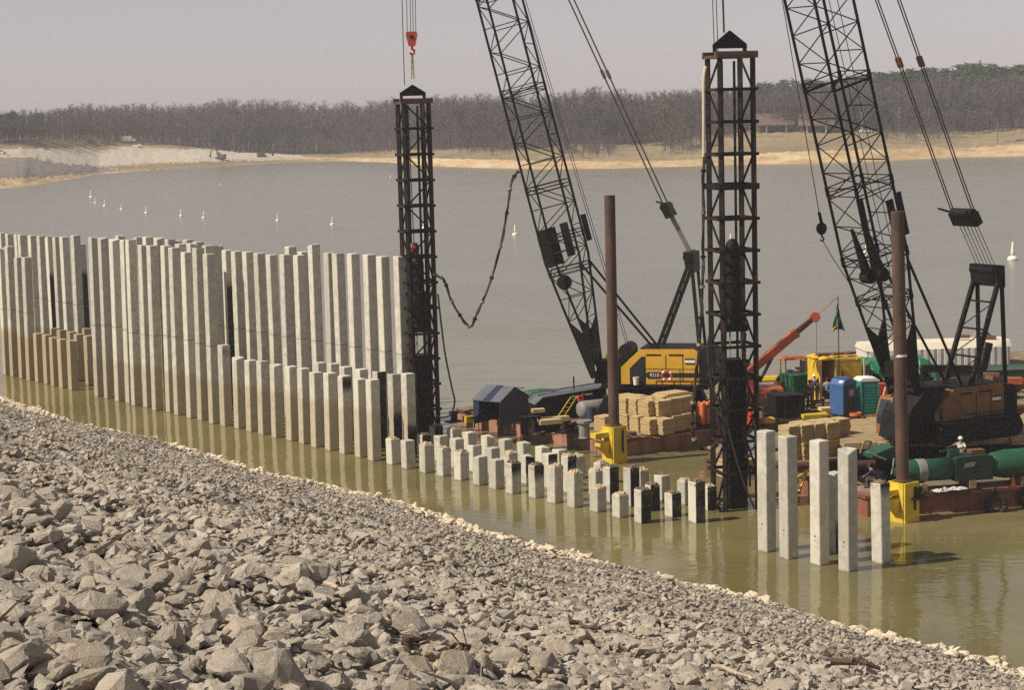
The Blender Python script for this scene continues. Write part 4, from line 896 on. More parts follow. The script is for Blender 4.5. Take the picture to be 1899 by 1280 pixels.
def crane(fr, label, M_PAINT, w, d, tip_px, peak_px, bridle_px, house, joints, plates, tip_xy, twin):
    t = thing('crawler_crane', label, 'crane', fr.O, fr.rz)
    foot = ((fr.F-fr.O).dot(fr.h), fr.F.z-fr.z0); tip = fr.L(*tip_px)
    b, e1, e2, F, Lb, P, boom = lattice_boom(t, foot, tip, w, d, joints, plates)
    x0, x1, zb, zt = house['x0'], house['x1'], house['zb'], house['zt']; hw = 1.45
    # crawlers and turntable
    for y in (-1.75, 1.75):
        L2 = 2.9; tr = part('crawler', MB().prism([(-L2,0.15),(-L2+0.2,0),(L2-0.2,0),(L2,0.15),(L2+0.12,0.6),(L2-0.15,1.1),(-L2+0.15,1.1),(-L2-0.12,0.6)], y-0.42, y+0.42), M_BLACK, t)
        for k in range(15): part('track_shoe', MB().box((-L2+0.2+k*0.385,y,1.13), (0.3,0.9,0.09)), M_DARKSTEEL, tr)
    part('carbody', MB().box((0,0,0.75), (3.0,2.8,0.6)).tube((0,0,1.0), (0,0,zb), 1.1, 20), M_BLACK, t)
    part('bed_plate', MB().box(((x0+x1)/2+0.4,0,zb-0.16), (x1-x0+1.8,hw*1.8,0.3)), M_BLACK, t)
    # machinery house: bevelled profile with a sloped front
    fs = house['slope']
    ho = part('house', MB().prism([(x0,zb),(x1,zb),(x1,zb+(zt-zb)*0.48),(x1-fs,zt-0.05),(x1-fs-0.3,zt),(x0+0.25,zt+0.02),(x0,zt-0.22)], -hw, hw), M_PAINT, t)
    yy = hw
    part('doorway', MB().prism([(x1-0.55,zb+0.02),(x1-0.55,zb+(zt-zb)*0.45),(x1-fs-0.15,zt-0.45),(x1-fs-0.4,zt-0.45),(x1-fs-0.4,zb+0.02)], yy-0.02, yy+0.012) if house['door'] else MB().box((x1-0.4,yy-0.01,zb+0.9), (0.25,0.05,1.2)), M_NAVY, ho)
    sz = zb+(zt-zb)*0.27; xa, xb = x0, x1-fs-0.4
    part('stripe', MB().box(((xa+xb)/2-0.0,yy+0.008,sz), (xb-xa,0.03,0.26)), M_NAVY, ho)
    for x in (xa+(xb-xa)*0.30, xa+(xb-xa)*0.62): part('panel_seam', MB().box((x,yy+0.004,(zb+zt)/2-0.1), (0.035,0.03,zt-zb-0.5)), M_BLACK, ho)
    for x in (xb-0.5, xb-1.9): part('vent', MB().box((x,yy+0.01,zt-0.34), (0.9,0.04,0.08)), M_BLACK, ho)
    px_ = xa+0.55; pz = zb+(zt-zb)*0.66
    sg = part('maker_plate', MB().box((px_,yy+0.012,pz), (0.62,0.03,0.17)), M_WHITE, ho)
    part('plate_bar', MB().box((px_,yy+0.012,pz+0.14), (0.62,0.03,0.09)).box((px_,yy+0.012,pz-0.13), (0.62,0.03,0.08)), M_NAVY, sg)
    tm = text_mesh('9310', 0.31); tm.materials.append(M_WHITE); o = link('number', tm, ho); o.location = (xb-0.55,yy+0.035,sz-0.02); o.rotation_euler = (R(90),0,R(180))
    o2 = part('number_plate', MB().box((xb-0.55,yy+0.006,sz-0.02), (0.85,0.036,0.4)), M_NAVY if not twin else M_GREY, ho)
    # handrail and walkway
    mb = MB()
    for k in range(4): mb.beam((xa+(xb-xa)*k/3,yy+0.42,zb), (xa+(xb-xa)*k/3,yy+0.42,zb+1.0), 0.045)
    mb.beam((xa,yy+0.42,zb+1.0), (xb,yy+0.42,zb+1.0), 0.045); part('handrail', mb, M_BLACK, t)
    part('walkway', MB().box(((xa+xb)/2,yy+0.24,zb-0.06), (xb-xa,0.44,0.06)), M_BLACK, t)
    part('counterweight', MB().prism([(x0-1.0,zb-0.05),(x0-0.003,zb-0.05),(x0-0.003,zt-0.15),(x0-0.75,zt-0.15),(x0-1.0,zt-0.5)], -hw, hw), M_BLACK, t)
    # operator cab at the front, on the far side of the boom foot
    cb = part('cab', MB().prism([(x1+0.1,zb-0.1),(x1+1.5,zb-0.1),(x1+1.5,zb+1.0),(x1+1.2,zb+1.95),(x1+0.1,zb+1.95)], -hw-0.1, -hw+0.95), M_PAINT, t)
    part('window', MB().prism([(x1+1.53,zb+0.5),(x1+1.53,zb+1.0),(x1+1.25,zb+1.8),(x1+1.2,zb+1.8)], -hw, -hw+0.85), M_GLASS, cb)
    part('drum', MB().tube((x1-0.2,-0.9,zt-0.2), (x1-0.2,0.9,zt-0.2), 0.45, 16).tube((x1+0.9,-0.8,zb+0.6), (x1+0.9,0.8,zb+0.6), 0.4, 16), M_BLACK, t)
    part('roof', MB().box(((x0+x1-fs)/2,0,zt+0.035), (x1-fs-x0-0.1,hw*1.9,0.05)), M_BLACK, t)
    part('front_machinery', MB().prism([(x1+0.003,zb-0.1),(x1+1.9,zb-0.1),(x1+1.6,zb+1.3),(x1+0.5,zt+(0.25 if twin else -0.75)),(x1-fs+0.35,zt+(0.2 if twin else -0.3)),(x1+0.003,zb+(zt-zb)*0.55)], -hw*0.62, hw*(0.92 if twin else 0.45)), M_BLACK, t)
    # gantry
    pk = fr.L(*peak_px); bt = fr.L(*house['fleg']); br = fr.L(*house['rleg'])
    g = link('gantry', None, t); gy = 1.0 if twin else 1.15
    for y in (-gy, gy):
        part('front_leg', MB().beam((bt[0],y,zt-0.02), (pk[0],y*0.92,pk[1]), 0.2, 0.22), M_BLACK, g)
        part('rear_leg', MB().beam((br[0],y,zt-0.1), (pk[0]-0.1,y*0.92,pk[1]), 0.18, 0.18), M_BLACK, g)
    mb = MB()
    for f in (0.25, 0.5, 0.75):
        p = Vector((bt[0],0,zt)).lerp(Vector((pk[0],0,pk[1])), f); mb.beam(p+Vector((0,-gy,0)), p+Vector((0,gy,0)), 0.09)
    for f0, f1 in ((0,0.25),(0.25,0.5),(0.5,0.75)):
        p = Vector((bt[0],-gy,zt)).lerp(Vector((pk[0],-gy,pk[1])), f0); q = Vector((bt[0],gy,zt)).lerp(Vector((pk[0],gy,pk[1])), f1); mb.beam(p, q, 0.05)
    part('cross_bracing', mb, M_BLACK, g)
    ax = Vector((b.x*0.2-0.0, 0, 1)).normalized()
    part('peak_sheave', MB().tube((pk[0]+0.1,-gy*1.05,pk[1]+0.25), (pk[0]+0.1,gy*1.05,pk[1]+0.25), 0.3, 18), M_BLACK, g)
    part('peak_plate', MB().prism([(pk[0]-0.3,pk[1]-0.7),(pk[0]+0.25,pk[1]-0.5),(pk[0]+0.4,pk[1]+0.55),(pk[0]-0.25,pk[1]+0.5)], -gy*1.02, gy*1.02), M_BLACK, g)
    # bridle, reeving and pendants
    bd = fr.L(*bridle_px); Bd = Vector((bd[0],0,bd[1])); Pk = Vector((pk[0]+0.1,0,pk[1]+0.4)); u_ = (Bd-Pk).normalized(); Tp = Vector((tip[0],0,tip[1]))-b*0.6
    part('bridle', MB().beam(Bd+u_*-0.4, Bd+u_*0.35, 0.45, 1.9, upv=Vector((0,1,0))).beam(Bd+Vector((0,-gy*1.0,0.1))+u_*0.2, Bd+Vector((0.9,-gy*1.0,0.35))+u_*0.2, 0.1).tube(Bd+u_*0.3+Vector((0,-gy*0.8,0)), Bd+u_*0.3+Vector((0,gy*0.8,0)), 0.27, 14), M_BLACK, t)
    for k in range(6):
        y = -0.7+1.4*k/5; part('bridle_rope', MB().tube(Pk+Vector((0,y,0)), Bd+Vector((0,y,0)), 0.026, 5), M_GREY, t)
    tw = (Tp-Bd).normalized()
    for y in (-0.8, 0.8):
        for dy in ((-0.1,0.1) if twin else (0,)):
            pr = part('pendant', MB().tube(Bd+Vector((0,y+dy,0))+tw*0.5, Tp+Vector((0,y*1.1+dy,0)), 0.035 if twin else 0.05, 6), M_ROPE, t)
            for s in (9.0, 19.0, 29.0): part('pendant_socket', MB().tube(Bd+Vector((0,y*(1+0.1*s/45)+dy,0))+tw*s, Bd+Vector((0,y*(1+0.1*s/45)+dy,0))+tw*(s+0.55), 0.105, 8), M_RUSTO, pr)
        part('boom_stop', MB().tube((bt[0]+0.3,y*0.8,zt), P(7.0,1,1 if y > 0 else -1), 0.075, 8), M_BLACK, t)
    # hoist lines along the boom
    for y, o1 in ((-0.3,1.25),(0.35,1.7)): part('hoist_rope', MB().tube((x1-0.2,y,zt), Tp+e1*(d/2*0.3+0.3)+Vector((0,y,0)), 0.022, 5), M_ROPE, t)
    return t, P, b, e1, F, Lb, tip, fr, boom
# --- yellow crane
F1 = Frame((1107,693), 124.2, (TW1[0], 127.0), ZB1+0.05+0.35)
h1 = {'x0': F1.L(1303,690)[0], 'x1': F1.L(1160,690)[0], 'zb': F1.L(1220,707)[1], 'zt': F1.L(1240,643)[1], 'slope': 1.15, 'door': True, 'fleg': (1224,640), 'rleg': (1303,645)}
part_mats = mat('mat_timber_dark', (0.10,0.075,0.05), 0.9, 0.3, 1.0)
tm_ = thing('crane_mat', 'dark timber mats stacked under the yellow crane', 'mat', (F1.O.x, F1.O.y, ZB1+0.05), F1.rz)
for k in range(7): part('plank', MB().box((-2.7+k*0.9,0,0.17), (0.86,5.2,0.34)), part_mats, tm_)
C1 = crane(F1, 'yellow crawler crane with black lattice boom leaning towards the left leads', M_YEL, 2.6, 2.24, (750,-682), (1284,482), (1240,391), h1, (6.8, 8.9, 12.1, 18.3, 24.5, 30.7, 36.9), 3.6, TW1, False)
# --- shaded crane
F2 = Frame((1676,722), 105.5, (TW2[0]+0.2, TW2[1]), ZM2)
h2 = {'x0': F2.L(1826,770)[0], 'x1': F2.L(1700,770)[0], 'zb': F2.L(1790,790)[1], 'zt': F2.L(1800,708)[1], 'slope': 1.3, 'door': False, 'fleg': (1776,692), 'rleg': (1840,700)}
C2 = crane(F2, 'brownish yellow crawler crane in shade at the right, boom over the right leads', M_YEL_SHADED, 2.3, 2.46, (1311,-955), (1832,508), (1790,404), h2, (5.2, 7.5, 11.4, 17.0, 22.6, 28.2, 34), 3.8, TW2, True)
# boom hardware on both cranes: fairlead plates, side winch
def boom_kit(C, specs):
    t, P, b, e1, F, Lb, tip, fr, boom = C
    for s0, s1, i0, i1, j, mk in specs:
        q = [P(s0,i0,j), P(s0,i1,j), P(s1,i1,j), P(s1,i0,j)]; vv = [v+Vector((0,0.06,0)) for v in q]+[v-Vector((0,0.06,0)) for v in q]
        part(mk, MB().add(vv, [(0,1,2,3),(7,6,5,4)]+[(k,4+k,4+(k+1) % 4,(k+1) % 4) for k in range(4)]), M_BLACK, boom)
boom_kit(C1, [(7.2,9.6,-1.05,-0.5,1,'guard_plate'),(7.2,9.6,-1.05,-0.5,-1,'guard_plate'),(7.6,9.7,0.35,0.8,1,'guard_plate'),(8.2,9.9,1.1,1.4,-1,'guard_plate')])
t_, P_, b_, e1_, F_, Lb_, tip_, fr_, boom_ = C1
c_ = P_(6.1,-0.25,1.0); part('sheave', MB().tube(c_-Vector((0,0.12,0)), c_+Vector((0,0.12,0)), 0.46, 20), M_BLACK, boom_)
boom_kit(C2, [(7.4,10.4,0.45,0.8,1,'guard_plate'),(7.4,10.4,0.45,0.75,-1,'guard_plate'),(8.3,10.6,1.05,1.3,1,'guard_plate')])
t_, P_, b_, e1_, F_, Lb_, tip_, fr_, boom_ = C2
for i_, j_ in ((-0.75,-0.2),(-0.35,0.25)):
    a_, c_ = P_(9.3,i_,j_), P_(6.6,i_+0.12,j_+0.15); part('tugger_winch', MB().tube(a_, c_, 0.09, 10, r2=0.3).tube(c_-Vector((0,0.3,0)), c_+Vector((0,0.3,0)), 0.36, 14), M_BLACK, boom_)
# slings, hook blocks, hoist falls
def hook_block(C, px, D, label, tw, zt, mats, fall_top):
    t, P, b, e1, F, Lb, tip, fr, boom = C
    p = aty(*px, D); k = thing('hook_block', label, 'hook block', p)
    part('block', MB().prism([(-0.36,0.25),(-0.30,0.42),(0.30,0.42),(0.36,0.25),(0.2,-0.45),(-0.2,-0.45)], -0.16, 0.16), mats, k)
    part('sheave', MB().tube((0,-0.19,0.1), (0,0.19,0.1), 0.14, 12), M_DARKSTEEL, k)
    part('hook', MB().path([(0,0,-0.42),(0,0,-0.62),(0.14,0,-0.74),(0.12,0,-0.9),(-0.06,0,-0.94),(-0.14,0,-0.84)], 0.075, 8), mats, k)
    part('sling', MB().tube((-0.03,0,-0.85), (0.02-0.1,0,-(p.z-zt)+0.35), 0.045, 6).tube((0.03,0,-0.85), (0.06,0,-(p.z-zt)+0.35), 0.045, 6), M_TIMBER, k)
    return p
tpw1 = F1.W(tip_[0],0,tip_[1]) if False else F1.W(C1[6][0], 0, C1[6][1])
pk1 = hook_block(C1, (763.5,71), TW1[1], 'red crane hook block hanging above the left leads', TW1, ZT1+1.1, M_RED, None)
inv1 = Matrix.Rotation(-F1.rz, 3, 'Z')
for dx in (-0.26, -0.05, 0.1, 0.26):
    part('hoist_rope', MB().tube(inv1 @ (pk1+Vector((dx,0,0.35))-F1.O), inv1 @ (tpw1+Vector((dx*1.3,0,0))-F1.O), 0.024, 5), M_ROPE, C1[0])
q0 = aty(750,158,TW1[1]); part('hoist_rope', MB().tube(inv1 @ (q0-F1.O), inv1 @ (tpw1+Vector((-0.8,0,0))-F1.O), 0.03, 5), M_ROPE, C1[0])
tpw2 = F2.W(C2[6][0], 0, C2[6][1]); inv2 = Matrix.Rotation(-F2.rz, 3, 'Z'); q0 = aty(1343,60,TW2[1])
for dx in (-0.62,-0.4,-0.12,-0.02,0.05): part('hoist_rope', MB().tube(inv2 @ (q0+Vector((dx*0.3 if dx > -0.3 else dx*0.8,0,0.0 if dx > -0.3 else -1.0))-F2.O), inv2 @ (tpw2+Vector((dx,0,0))-F2.O), 0.024, 5), M_ROPER if dx == 0.05 else M_ROPE, C2[0])
# hammer's red block inside the left leads
k = thing('hook_block', 'red travelling block inside the left leads', 'hook block', aty(768,463,TW1[1]))
part('block', MB().lathe((0,0,0), [(0.12,-0.5),(0.3,-0.3),(0.33,0.15),(0.2,0.42)], 10), mat('dull_red', (0.14,0.03,0.025), 0.6, 0.2, 2), k); part('rope', MB().tube((0,0,0.3), (-0.1,0,ZT1-aty(768,463,TW1[1]).z+0.2), 0.03, 5).tube((0,0,-0.4), (0.05,0,-3.3), 0.03, 5), M_ROPE, k)
# headache ball on a whip line and tag line beside the right boom
pb_ = aty(1523.5,424,102.5); k = thing('headache_ball', 'round black overhaul ball hanging left of the right boom', 'hook ball', pb_)
part('ball', MB().lathe((0,0,0), [(0.06,0.34),(0.24,0.2),(0.29,0.0),(0.22,-0.2),(0.1,-0.3)], 14), M_BLACK, k, smooth=True)
part('hook', MB().path([(0,0,-0.28),(0.02,0,-0.42),(0.12,0,-0.52),(0.05,0,-0.64),(-0.08,0,-0.58)], 0.05, 7), M_BLACK, k)
part('swivel', MB().tube((0,0,0.3), (-0.12,0,0.85), 0.085, 8), M_BLACK, k)
part('whip_line', MB().tube((-0.12,0,0.85), aty(1450,0,101.5)+(aty(1450,0,101.5)-aty(1517,390,102.5))*1.2-pb_, 0.024, 5), M_ROPE, k)
part('tag_line', MB().path([Vector((0.05,0,-0.6)), aty(1545,480,102.8)-pb_, aty(1575,525,103.2)-pb_, aty(1598,575,103.8)-pb_], 0.022, 5), M_ROPE, k)
# life ring on the handrail of the yellow crane
lr = F1.W(h1['x1']-1.55-1.42, 2.0, h1['zb']+0.62)
k = thing('life_ring', 'red and white life ring hung on the handrail of the yellow crane', 'life ring', lr, F1.rz)
part('ring', MB().path([(0.3*math.cos(a*math.pi/9), 0.05, 0.3*math.sin(a*math.pi/9)) for a in range(19)], 0.085, 8), M_RED, k)
for a in (0.8, 2.36, 3.93, 5.5): part('band', MB().tube((0.3*math.cos(a)-0.06*math.sin(a),0.05,0.3*math.sin(a)+0.06*math.cos(a)), (0.3*math.cos(a)+0.06*math.sin(a),0.05,0.3*math.sin(a)-0.06*math.cos(a)), 0.095, 8), M_WHITE, k)
# ================================================================== THINGS ON THE DECKS
GW = 'bundles of plywood pile cushions'
rr = random.Random(17)
def bundle_mesh(seed, mt):
    """a block of stacked plywood sheets: uneven sheets with recessed joints"""
    q = random.Random(seed); mb = MB(); n = 8; h = 0.92/n
    for i in range(n):
        s = 0.92+q.uniform(-0.03,0.03); mb.box((q.uniform(-0.02,0.02), q.uniform(-0.02,0.02), h*(i+0.5)), (s,s,h*0.86), Matrix.Rotation(q.uniform(-0.03,0.03),3,'Z'))
        mb.box((0,0,h*(i+1)-0.007), (0.84,0.84,0.02))
    return mb.mesh('sheets', mt)
BM = [bundle_mesh(k, M_PLY) for k in range(4)]+[bundle_mesh(9, M_PLYD)]
def bundle(p, label, mi=None, tilt=0.0):
    t = thing('plywood_bundle', label, 'plywood bundle', p, PRZ+rr.uniform(-0.12,0.12), GW); t.rotation_euler[1] = tilt
    o = link('sheets', BM[rr.randrange(4) if mi is None else mi], t); o['kind'] = 'stuff'; return t
zb = ZB1+0.056
lows = [(1166,796),(1188,800),(1209,806),(1231,806),(1252,799),(1272,795)]
for i, (u, v) in enumerate(lows):
    p = atz(u, v, zb); bundle(p+Vector((0,0.3,0)), 'plywood bundle in the bottom row of the big stack, %s from the left' % ORD[i+1], None, 0.0)
    if i != 3: bundle(p+Vector((0.1,1.25,0)), 'plywood bundle behind the bottom row of the big stack, %s from the left' % ORD[i+1])
for i, (u, v) in enumerate(((1162,795),(1183,797),(1205,801),(1227,801),(1249,796),(1269,792))):
    p = atz(u, v, zb)+Vector((0,0.42,0.935)); bundle(p, 'plywood bundle in the upper row of the big stack, %s from the left' % ORD[i+1])
    bundle(p+Vector((0.1,1.15,0.0)), 'plywood bundle in the upper back row of the big stack, %s from the left' % ORD[i+1])
p = atz(1122, 799, zb); bundle(p, 'single plywood bundle left of the brown pipe pile')
p = atz(1238, 796, zb)+Vector((0.3,1.2,1.87)); t = thing('plywood_sheet', 'loose plywood sheets lying on top of the big stack', 'plywood', p, PRZ)
for k in range(3): part('sheet', MB().box((0.1*k,0.05*k,0.03+0.06*k), (2.3-0.3*k,1.2,0.05)), M_PLY, t)
for i, (u, v) in enumerate(((1466,852),(1489,850),(1513,847),(1537,845))):
    p = atz(u, v, ZB2+0.056); bundle(p, 'plywood bundle in the lower row behind the tall right piles, %s from the left' % ORD[i+1], 4)
    bundle(p+Vector((0.02,0.1,0.935)), 'plywood bundle in the front top row behind the tall right piles, %s from the left' % ORD[i+1], 0 if i == 0 else None)
    bundle(p+Vector((0.75,1.15,0.0)), 'plywood bundle behind the lower row at the right piles, %s from the left' % ORD[i+1])
    bundle(p+Vector((0.75,1.2,0.935)), 'plywood bundle in the rear top row at the right piles, %s from the left' % ORD[i+1])
for i, (u, v) in enumerate(((1352,884),(1384,882),(1404,880))):
    bundle(atz(u, v, ZB2+0.056), 'plywood bundle low on the dark barge seen through the right leads, %s from the left' % ORD[i+1])
# --- blue tarp tent at the left end of the pink barge
M_TARPB = mat('blue_tarp', (0.022,0.03,0.065), 0.5, 0.3, 1.5, 0.4, 3, col2=(0.04,0.052,0.10), c2scale=1.2)
M_TARPG = mat('grey_blue_roof_tarp', (0.115,0.12,0.145), 0.55, 0.2, 1.5, 0.3, 3)
M_GREEN = mat('machine_green', (0.025,0.135,0.065), 0.5, 0.2, 1.2, 0.05, 8, col2=(0.02,0.085,0.045), c2scale=1.2)
M_BLUE = mat('mid_blue', (0.045,0.11,0.29), 0.5, 0.15, 1.5); M_TEAL = mat('teal_plastic', (0.018,0.22,0.185), 0.45, 0.1, 1.5)
p = atz(930, 790, ZB1+0.05); t = thing('tarp_tent', 'dark blue tarp tent with a grey roof at the left end of the pink barge', 'tent', p, R(-36))
L, Dp, eh, rh = 1.95, 2.9, 1.75, 2.45
for x in (-L/2, L/2):
    for y in (-Dp/2, Dp/2): part('post', MB().tube((x,y,0), (x,y,eh), 0.045, 6), M_DARKSTEEL, t)
roof = MB()
for s in (-1, 1): roof.add([(-L/2-0.1,s*Dp/2*1.05,eh-0.03),(L/2+0.1,s*Dp/2*1.05,eh-0.03),(L/2+0.1,0,rh),(-L/2-0.1,0,rh),(-L/2-0.1,s*Dp/2*1.05,eh+0.02),(L/2+0.1,s*Dp/2*1.05,eh+0.02),(L/2+0.1,0,rh+0.05),(-L/2-0.1,0,rh+0.05)], [(0,1,2,3),(7,6,5,4),(0,4,5,1),(1,5,6,2),(3,2,6,7),(0,3,7,4)])
part('roof', roof, M_TARPG, t)
part('roof_shadow', MB().add([(-0.25,-Dp/2*1.055,eh+0.03),(0.25,-Dp/2*1.055,eh+0.03),(0.25,0,rh+0.06),(-0.25,0,rh+0.06),(-0.25,-Dp/2*1.055,eh+0.045),(0.25,-Dp/2*1.055,eh+0.045),(0.25,0,rh+0.075),(-0.25,0,rh+0.075)], [(0,1,2,3),(7,6,5,4),(0,4,5,1),(1,5,6,2),(3,2,6,7),(0,3,7,4)]), M_TARPB, t)  # dark strip laid on the tent roof to stand for a shadow
for x in (-L/2-0.02, L/2+0.02): part('end_wall', MB().prism([(-Dp/2,0.25),(Dp/2,0.25),(Dp/2,eh),(0,rh-0.03),(-Dp/2,eh)], x-0.02, x+0.02, plane='yz'), M_TARPB, t)
part('back_wall', MB().box((0,Dp/2,eh/2+0.1), (L,0.04,eh-0.2)), M_TARPB, t); part('side_curtain', MB().prism([(-L/2,0.6),(-L/2+0.35,0.9),(-L/2+0.42,eh),(-L/2,eh)], -Dp/2-0.02, -Dp/2+0.02), M_TARPB, t); part('ridge_pole', MB().tube((-L/2-0.15,0,rh-0.02), (L/2+0.75,0.1,rh-0.02), 0.03, 6), M_DARKSTEEL, t)
p = atz(905, 776, ZB1+0.05); t = thing('work_bench', 'red workbench in front of the blue tent', 'bench', p, R(14)); part('bench_top', MB().box((0,0,0.5), (1.1,0.6,0.1)), M_RED, t)
for x in (-0.45,0.45): part('leg', MB().box((x,0,0.225), (0.1,0.5,0.45)), M_DARKSTEEL, t)
k = thing('water_cooler', 'white water cooler with a green lid on the red bench', 'cooler', p+Vector((0.12,0,0.552))); part('barrel', MB().lathe((0,0,0), [(0.2,0),(0.24,0.1),(0.24,0.4),(0.2,0.44)], 14), M_WHITE, k, smooth=True); part('lid', MB().lathe((0,0,0.443), [(0.24,0),(0.24,0.16),(0.12,0.3)], 14), M_TEAL, k, smooth=True)
k = thing('white_sack', 'white sack lying at the left end of the red bench', 'sack', p+Vector((-0.36,-0.02,0.552))); part('cloth', MB().lathe((0,0,0), [(0.12,0),(0.22,0.08),(0.23,0.2),(0.12,0.32),(0.04,0.36)], 10), M_WHITE, k, smooth=True)
p = atz(872, 783, ZB1+0.05); k = thing('yellow_crate', 'small yellow crate at the far left corner of the pink barge', 'crate', p, 0.5); part('box', MB().box((0,0,0.2), (0.8,0.5,0.4)), M_SPUDY, k); part('handle', MB().box((0,-0.262,0.27), (0.25,0.02,0.06)), M_BLACK, k)
# mooring bitts, drums and frames on the near side of the pink barge
def bitt(u, v, z, label, h=1.0, r=0.24, m=None):
    k = thing('bollard', label, 'bollard', atz(u, v, z), PRZ, 'bollards on the barges'); part('base', MB().box((0,0,0.04), (1.0,0.7,0.08)), M_DARKSTEEL, k)
    part('drum', MB().lathe((0,0,0.08), [(r,0),(r*0.9,0.1),(r*0.9,h-0.2),(r*1.25,h-0.15),(r*1.25,h)], 14), m or M_DARKSTEEL, k)
bitt(1084, 815, ZB1+0.05, 'grey ribbed capstan near the left bracket of the yellow spud holder', 1.05, 0.36, M_GREY)
bitt(1048, 803, ZB1+0.05, 'dark bollard left of the grey capstan', 0.9)
bitt(842, 783, ZB1+0.05, 'bollard at the far left end of the pink barge', 0.6)
bitt(1700, 925, ZB5+0.05, 'small bollard behind the near yellow spud holder', 0.5)
p = atz(985, 806, ZB1+0.05); k = thing('steel_table', 'black steel frame table left of the timber blocks', 'table', p, R(20)); part('table_top', MB().box((0,0,1.05), (1.0,0.8,0.12)), M_BLACK, k)
for x in (-0.43,0.43):
    for y in (-0.33,0.33): part('leg', MB().box((x,y,0.5), (0.13,0.13,1.0)), M_BLACK, k)
def timber(u, v, z, L, w, h, rz, label, m=None):
    k = thing('timber_block', label, 'timber', atz(u, v, z), rz, 'loose timbers on the decks'); part('beam', MB().box((0,0,h/2), (L,w,h)), m or M_PLY, k); part('end_grain', MB().box((-L/2-0.006,0,h/2), (0.012,w*0.97,h*0.97)), M_TIMBER, k)
M_PINE = mat('sawn_pine', (0.66,0.50,0.27), 0.8, 0.12, 2, 0.2, 8, stretch=(0.3,3,3))
p = atz(1000, 790, ZB1+0.05)
k = thing('pallet_stack', 'dark stack of steel plates and planks beside the black table', 'stack', atz(1025, 800, ZB1+0.05), R(22))
for i in range(4): part('plank', MB().box((0.1*(i % 2),0.05*i,0.1+0.2*i), (2.6-0.25*i,1.2,0.16)), M_TIMBER if i == 3 else M_DARKSTEEL, k)
z_ = ZB1+0.05+0.79
timber(1021, 787, z_, 1.35, 0.32, 0.28, R(22), 'longer pale sawn timber lying on the dark plank stack', M_PINE); timber(1043, 781, z_, 0.8, 0.3, 0.28, R(22), 'shorter pale sawn timber right of the longer one on the dark stack', M_PINE)
timber(998, 765, ZB1+1.2, 0.75, 0.4, 0.22, R(18), 'short pale timber left of the black power pack', M_PINE)
# power pack: black skid with grey roof, tank end, yellow ladder
p = atz(1042, 778, ZB1+0.05); k = thing('power_pack', 'black diesel power pack with a sloping grey roof on the pink barge', 'generator', p, R(18))
part('enclosure', MB().prism([(-1.7,0.0),(3.0,0.0),(3.0,1.75),(-1.2,1.4),(-1.7,1.0)], 0.0, 2.0), M_BLACK, k)
part('roof', MB().prism([(-1.75,1.02),(-1.22,1.44),(3.05,1.8),(3.05,1.86),(-1.25,1.5),(-1.8,1.06)], -0.1, 2.1), M_TARPG, k)
part('exhaust', MB().tube((1.2,1.0,1.7), (1.2,1.0,2.5), 0.05, 8), M_DARKSTEEL, k)
for i in range(2): part('work_light', MB().box((0.9+0.9*i,-0.03,1.4+0.07*i), (0.5,0.05,0.09)), M_WHITE, k)
k = thing('ladder', 'yellow ladder leaning on the black power pack', 'ladder', p+Vector((0.15,-0.35,0)), R(18))
for x in (0,0.42): part('rail', MB().beam((x-0.5,-0.1,0.2), (x+0.5,0.12,1.4), 0.05), M_SPUDY, k)
for i in range(5): f = (i+0.5)/5; part('rung', MB().beam((-0.5+f,-0.1+0.22*f,0.2+1.2*f), (-0.08+f,-0.1+0.22*f,0.2+1.2*f), 0.035), M_SPUDY, k)
k = thing('fuel_tank', 'grey cylindrical tank lying right of the yellow ladder', 'tank', atz(1078, 782, ZB1+0.05), R(30))
part('shell', MB().lathe((0,0,0.72), [(0.25,-0.15),(0.5,-0.06),(0.55,0.1),(0.55,2.6),(0.4,2.75)], 20, axis='x'), M_GREY, k, smooth=True)
for x in (0.5,2.1): part('saddle', MB().box((x,0,0.15), (0.2,1.0,0.3)), M_BLACK, k)
k = thing('fuel_can', 'small red fuel can on top of the grey tank', 'fuel can', atz(1071, 745, ZB1+1.3)+Vector((0.2,0.3,-0.02)), 0.4); part('can', MB().box((0,0,0.17), (0.36,0.22,0.34)), M_RED, k); part('spout', MB().tube((0.1,0,0.34), (0.17,0,0.46), 0.03, 6), M_RED, k)
k = thing('green_float', 'dark green float lying right of the blue tent', 'float', atz(1003, 762, ZB1+0.05), R(10)); part('hull', MB().lathe((0,0,0.95), [(0.1,-1.4),(0.42,-1.1),(0.5,0),(0.42,1.1),(0.1,1.4)], 14, axis='x'), M_GREEN, k, smooth=True); part('saddle', MB().box((-0.6,0,0.25), (0.3,0.8,0.5)).box((0.6,0,0.25), (0.3,0.8,0.5)), M_BLACK, k)
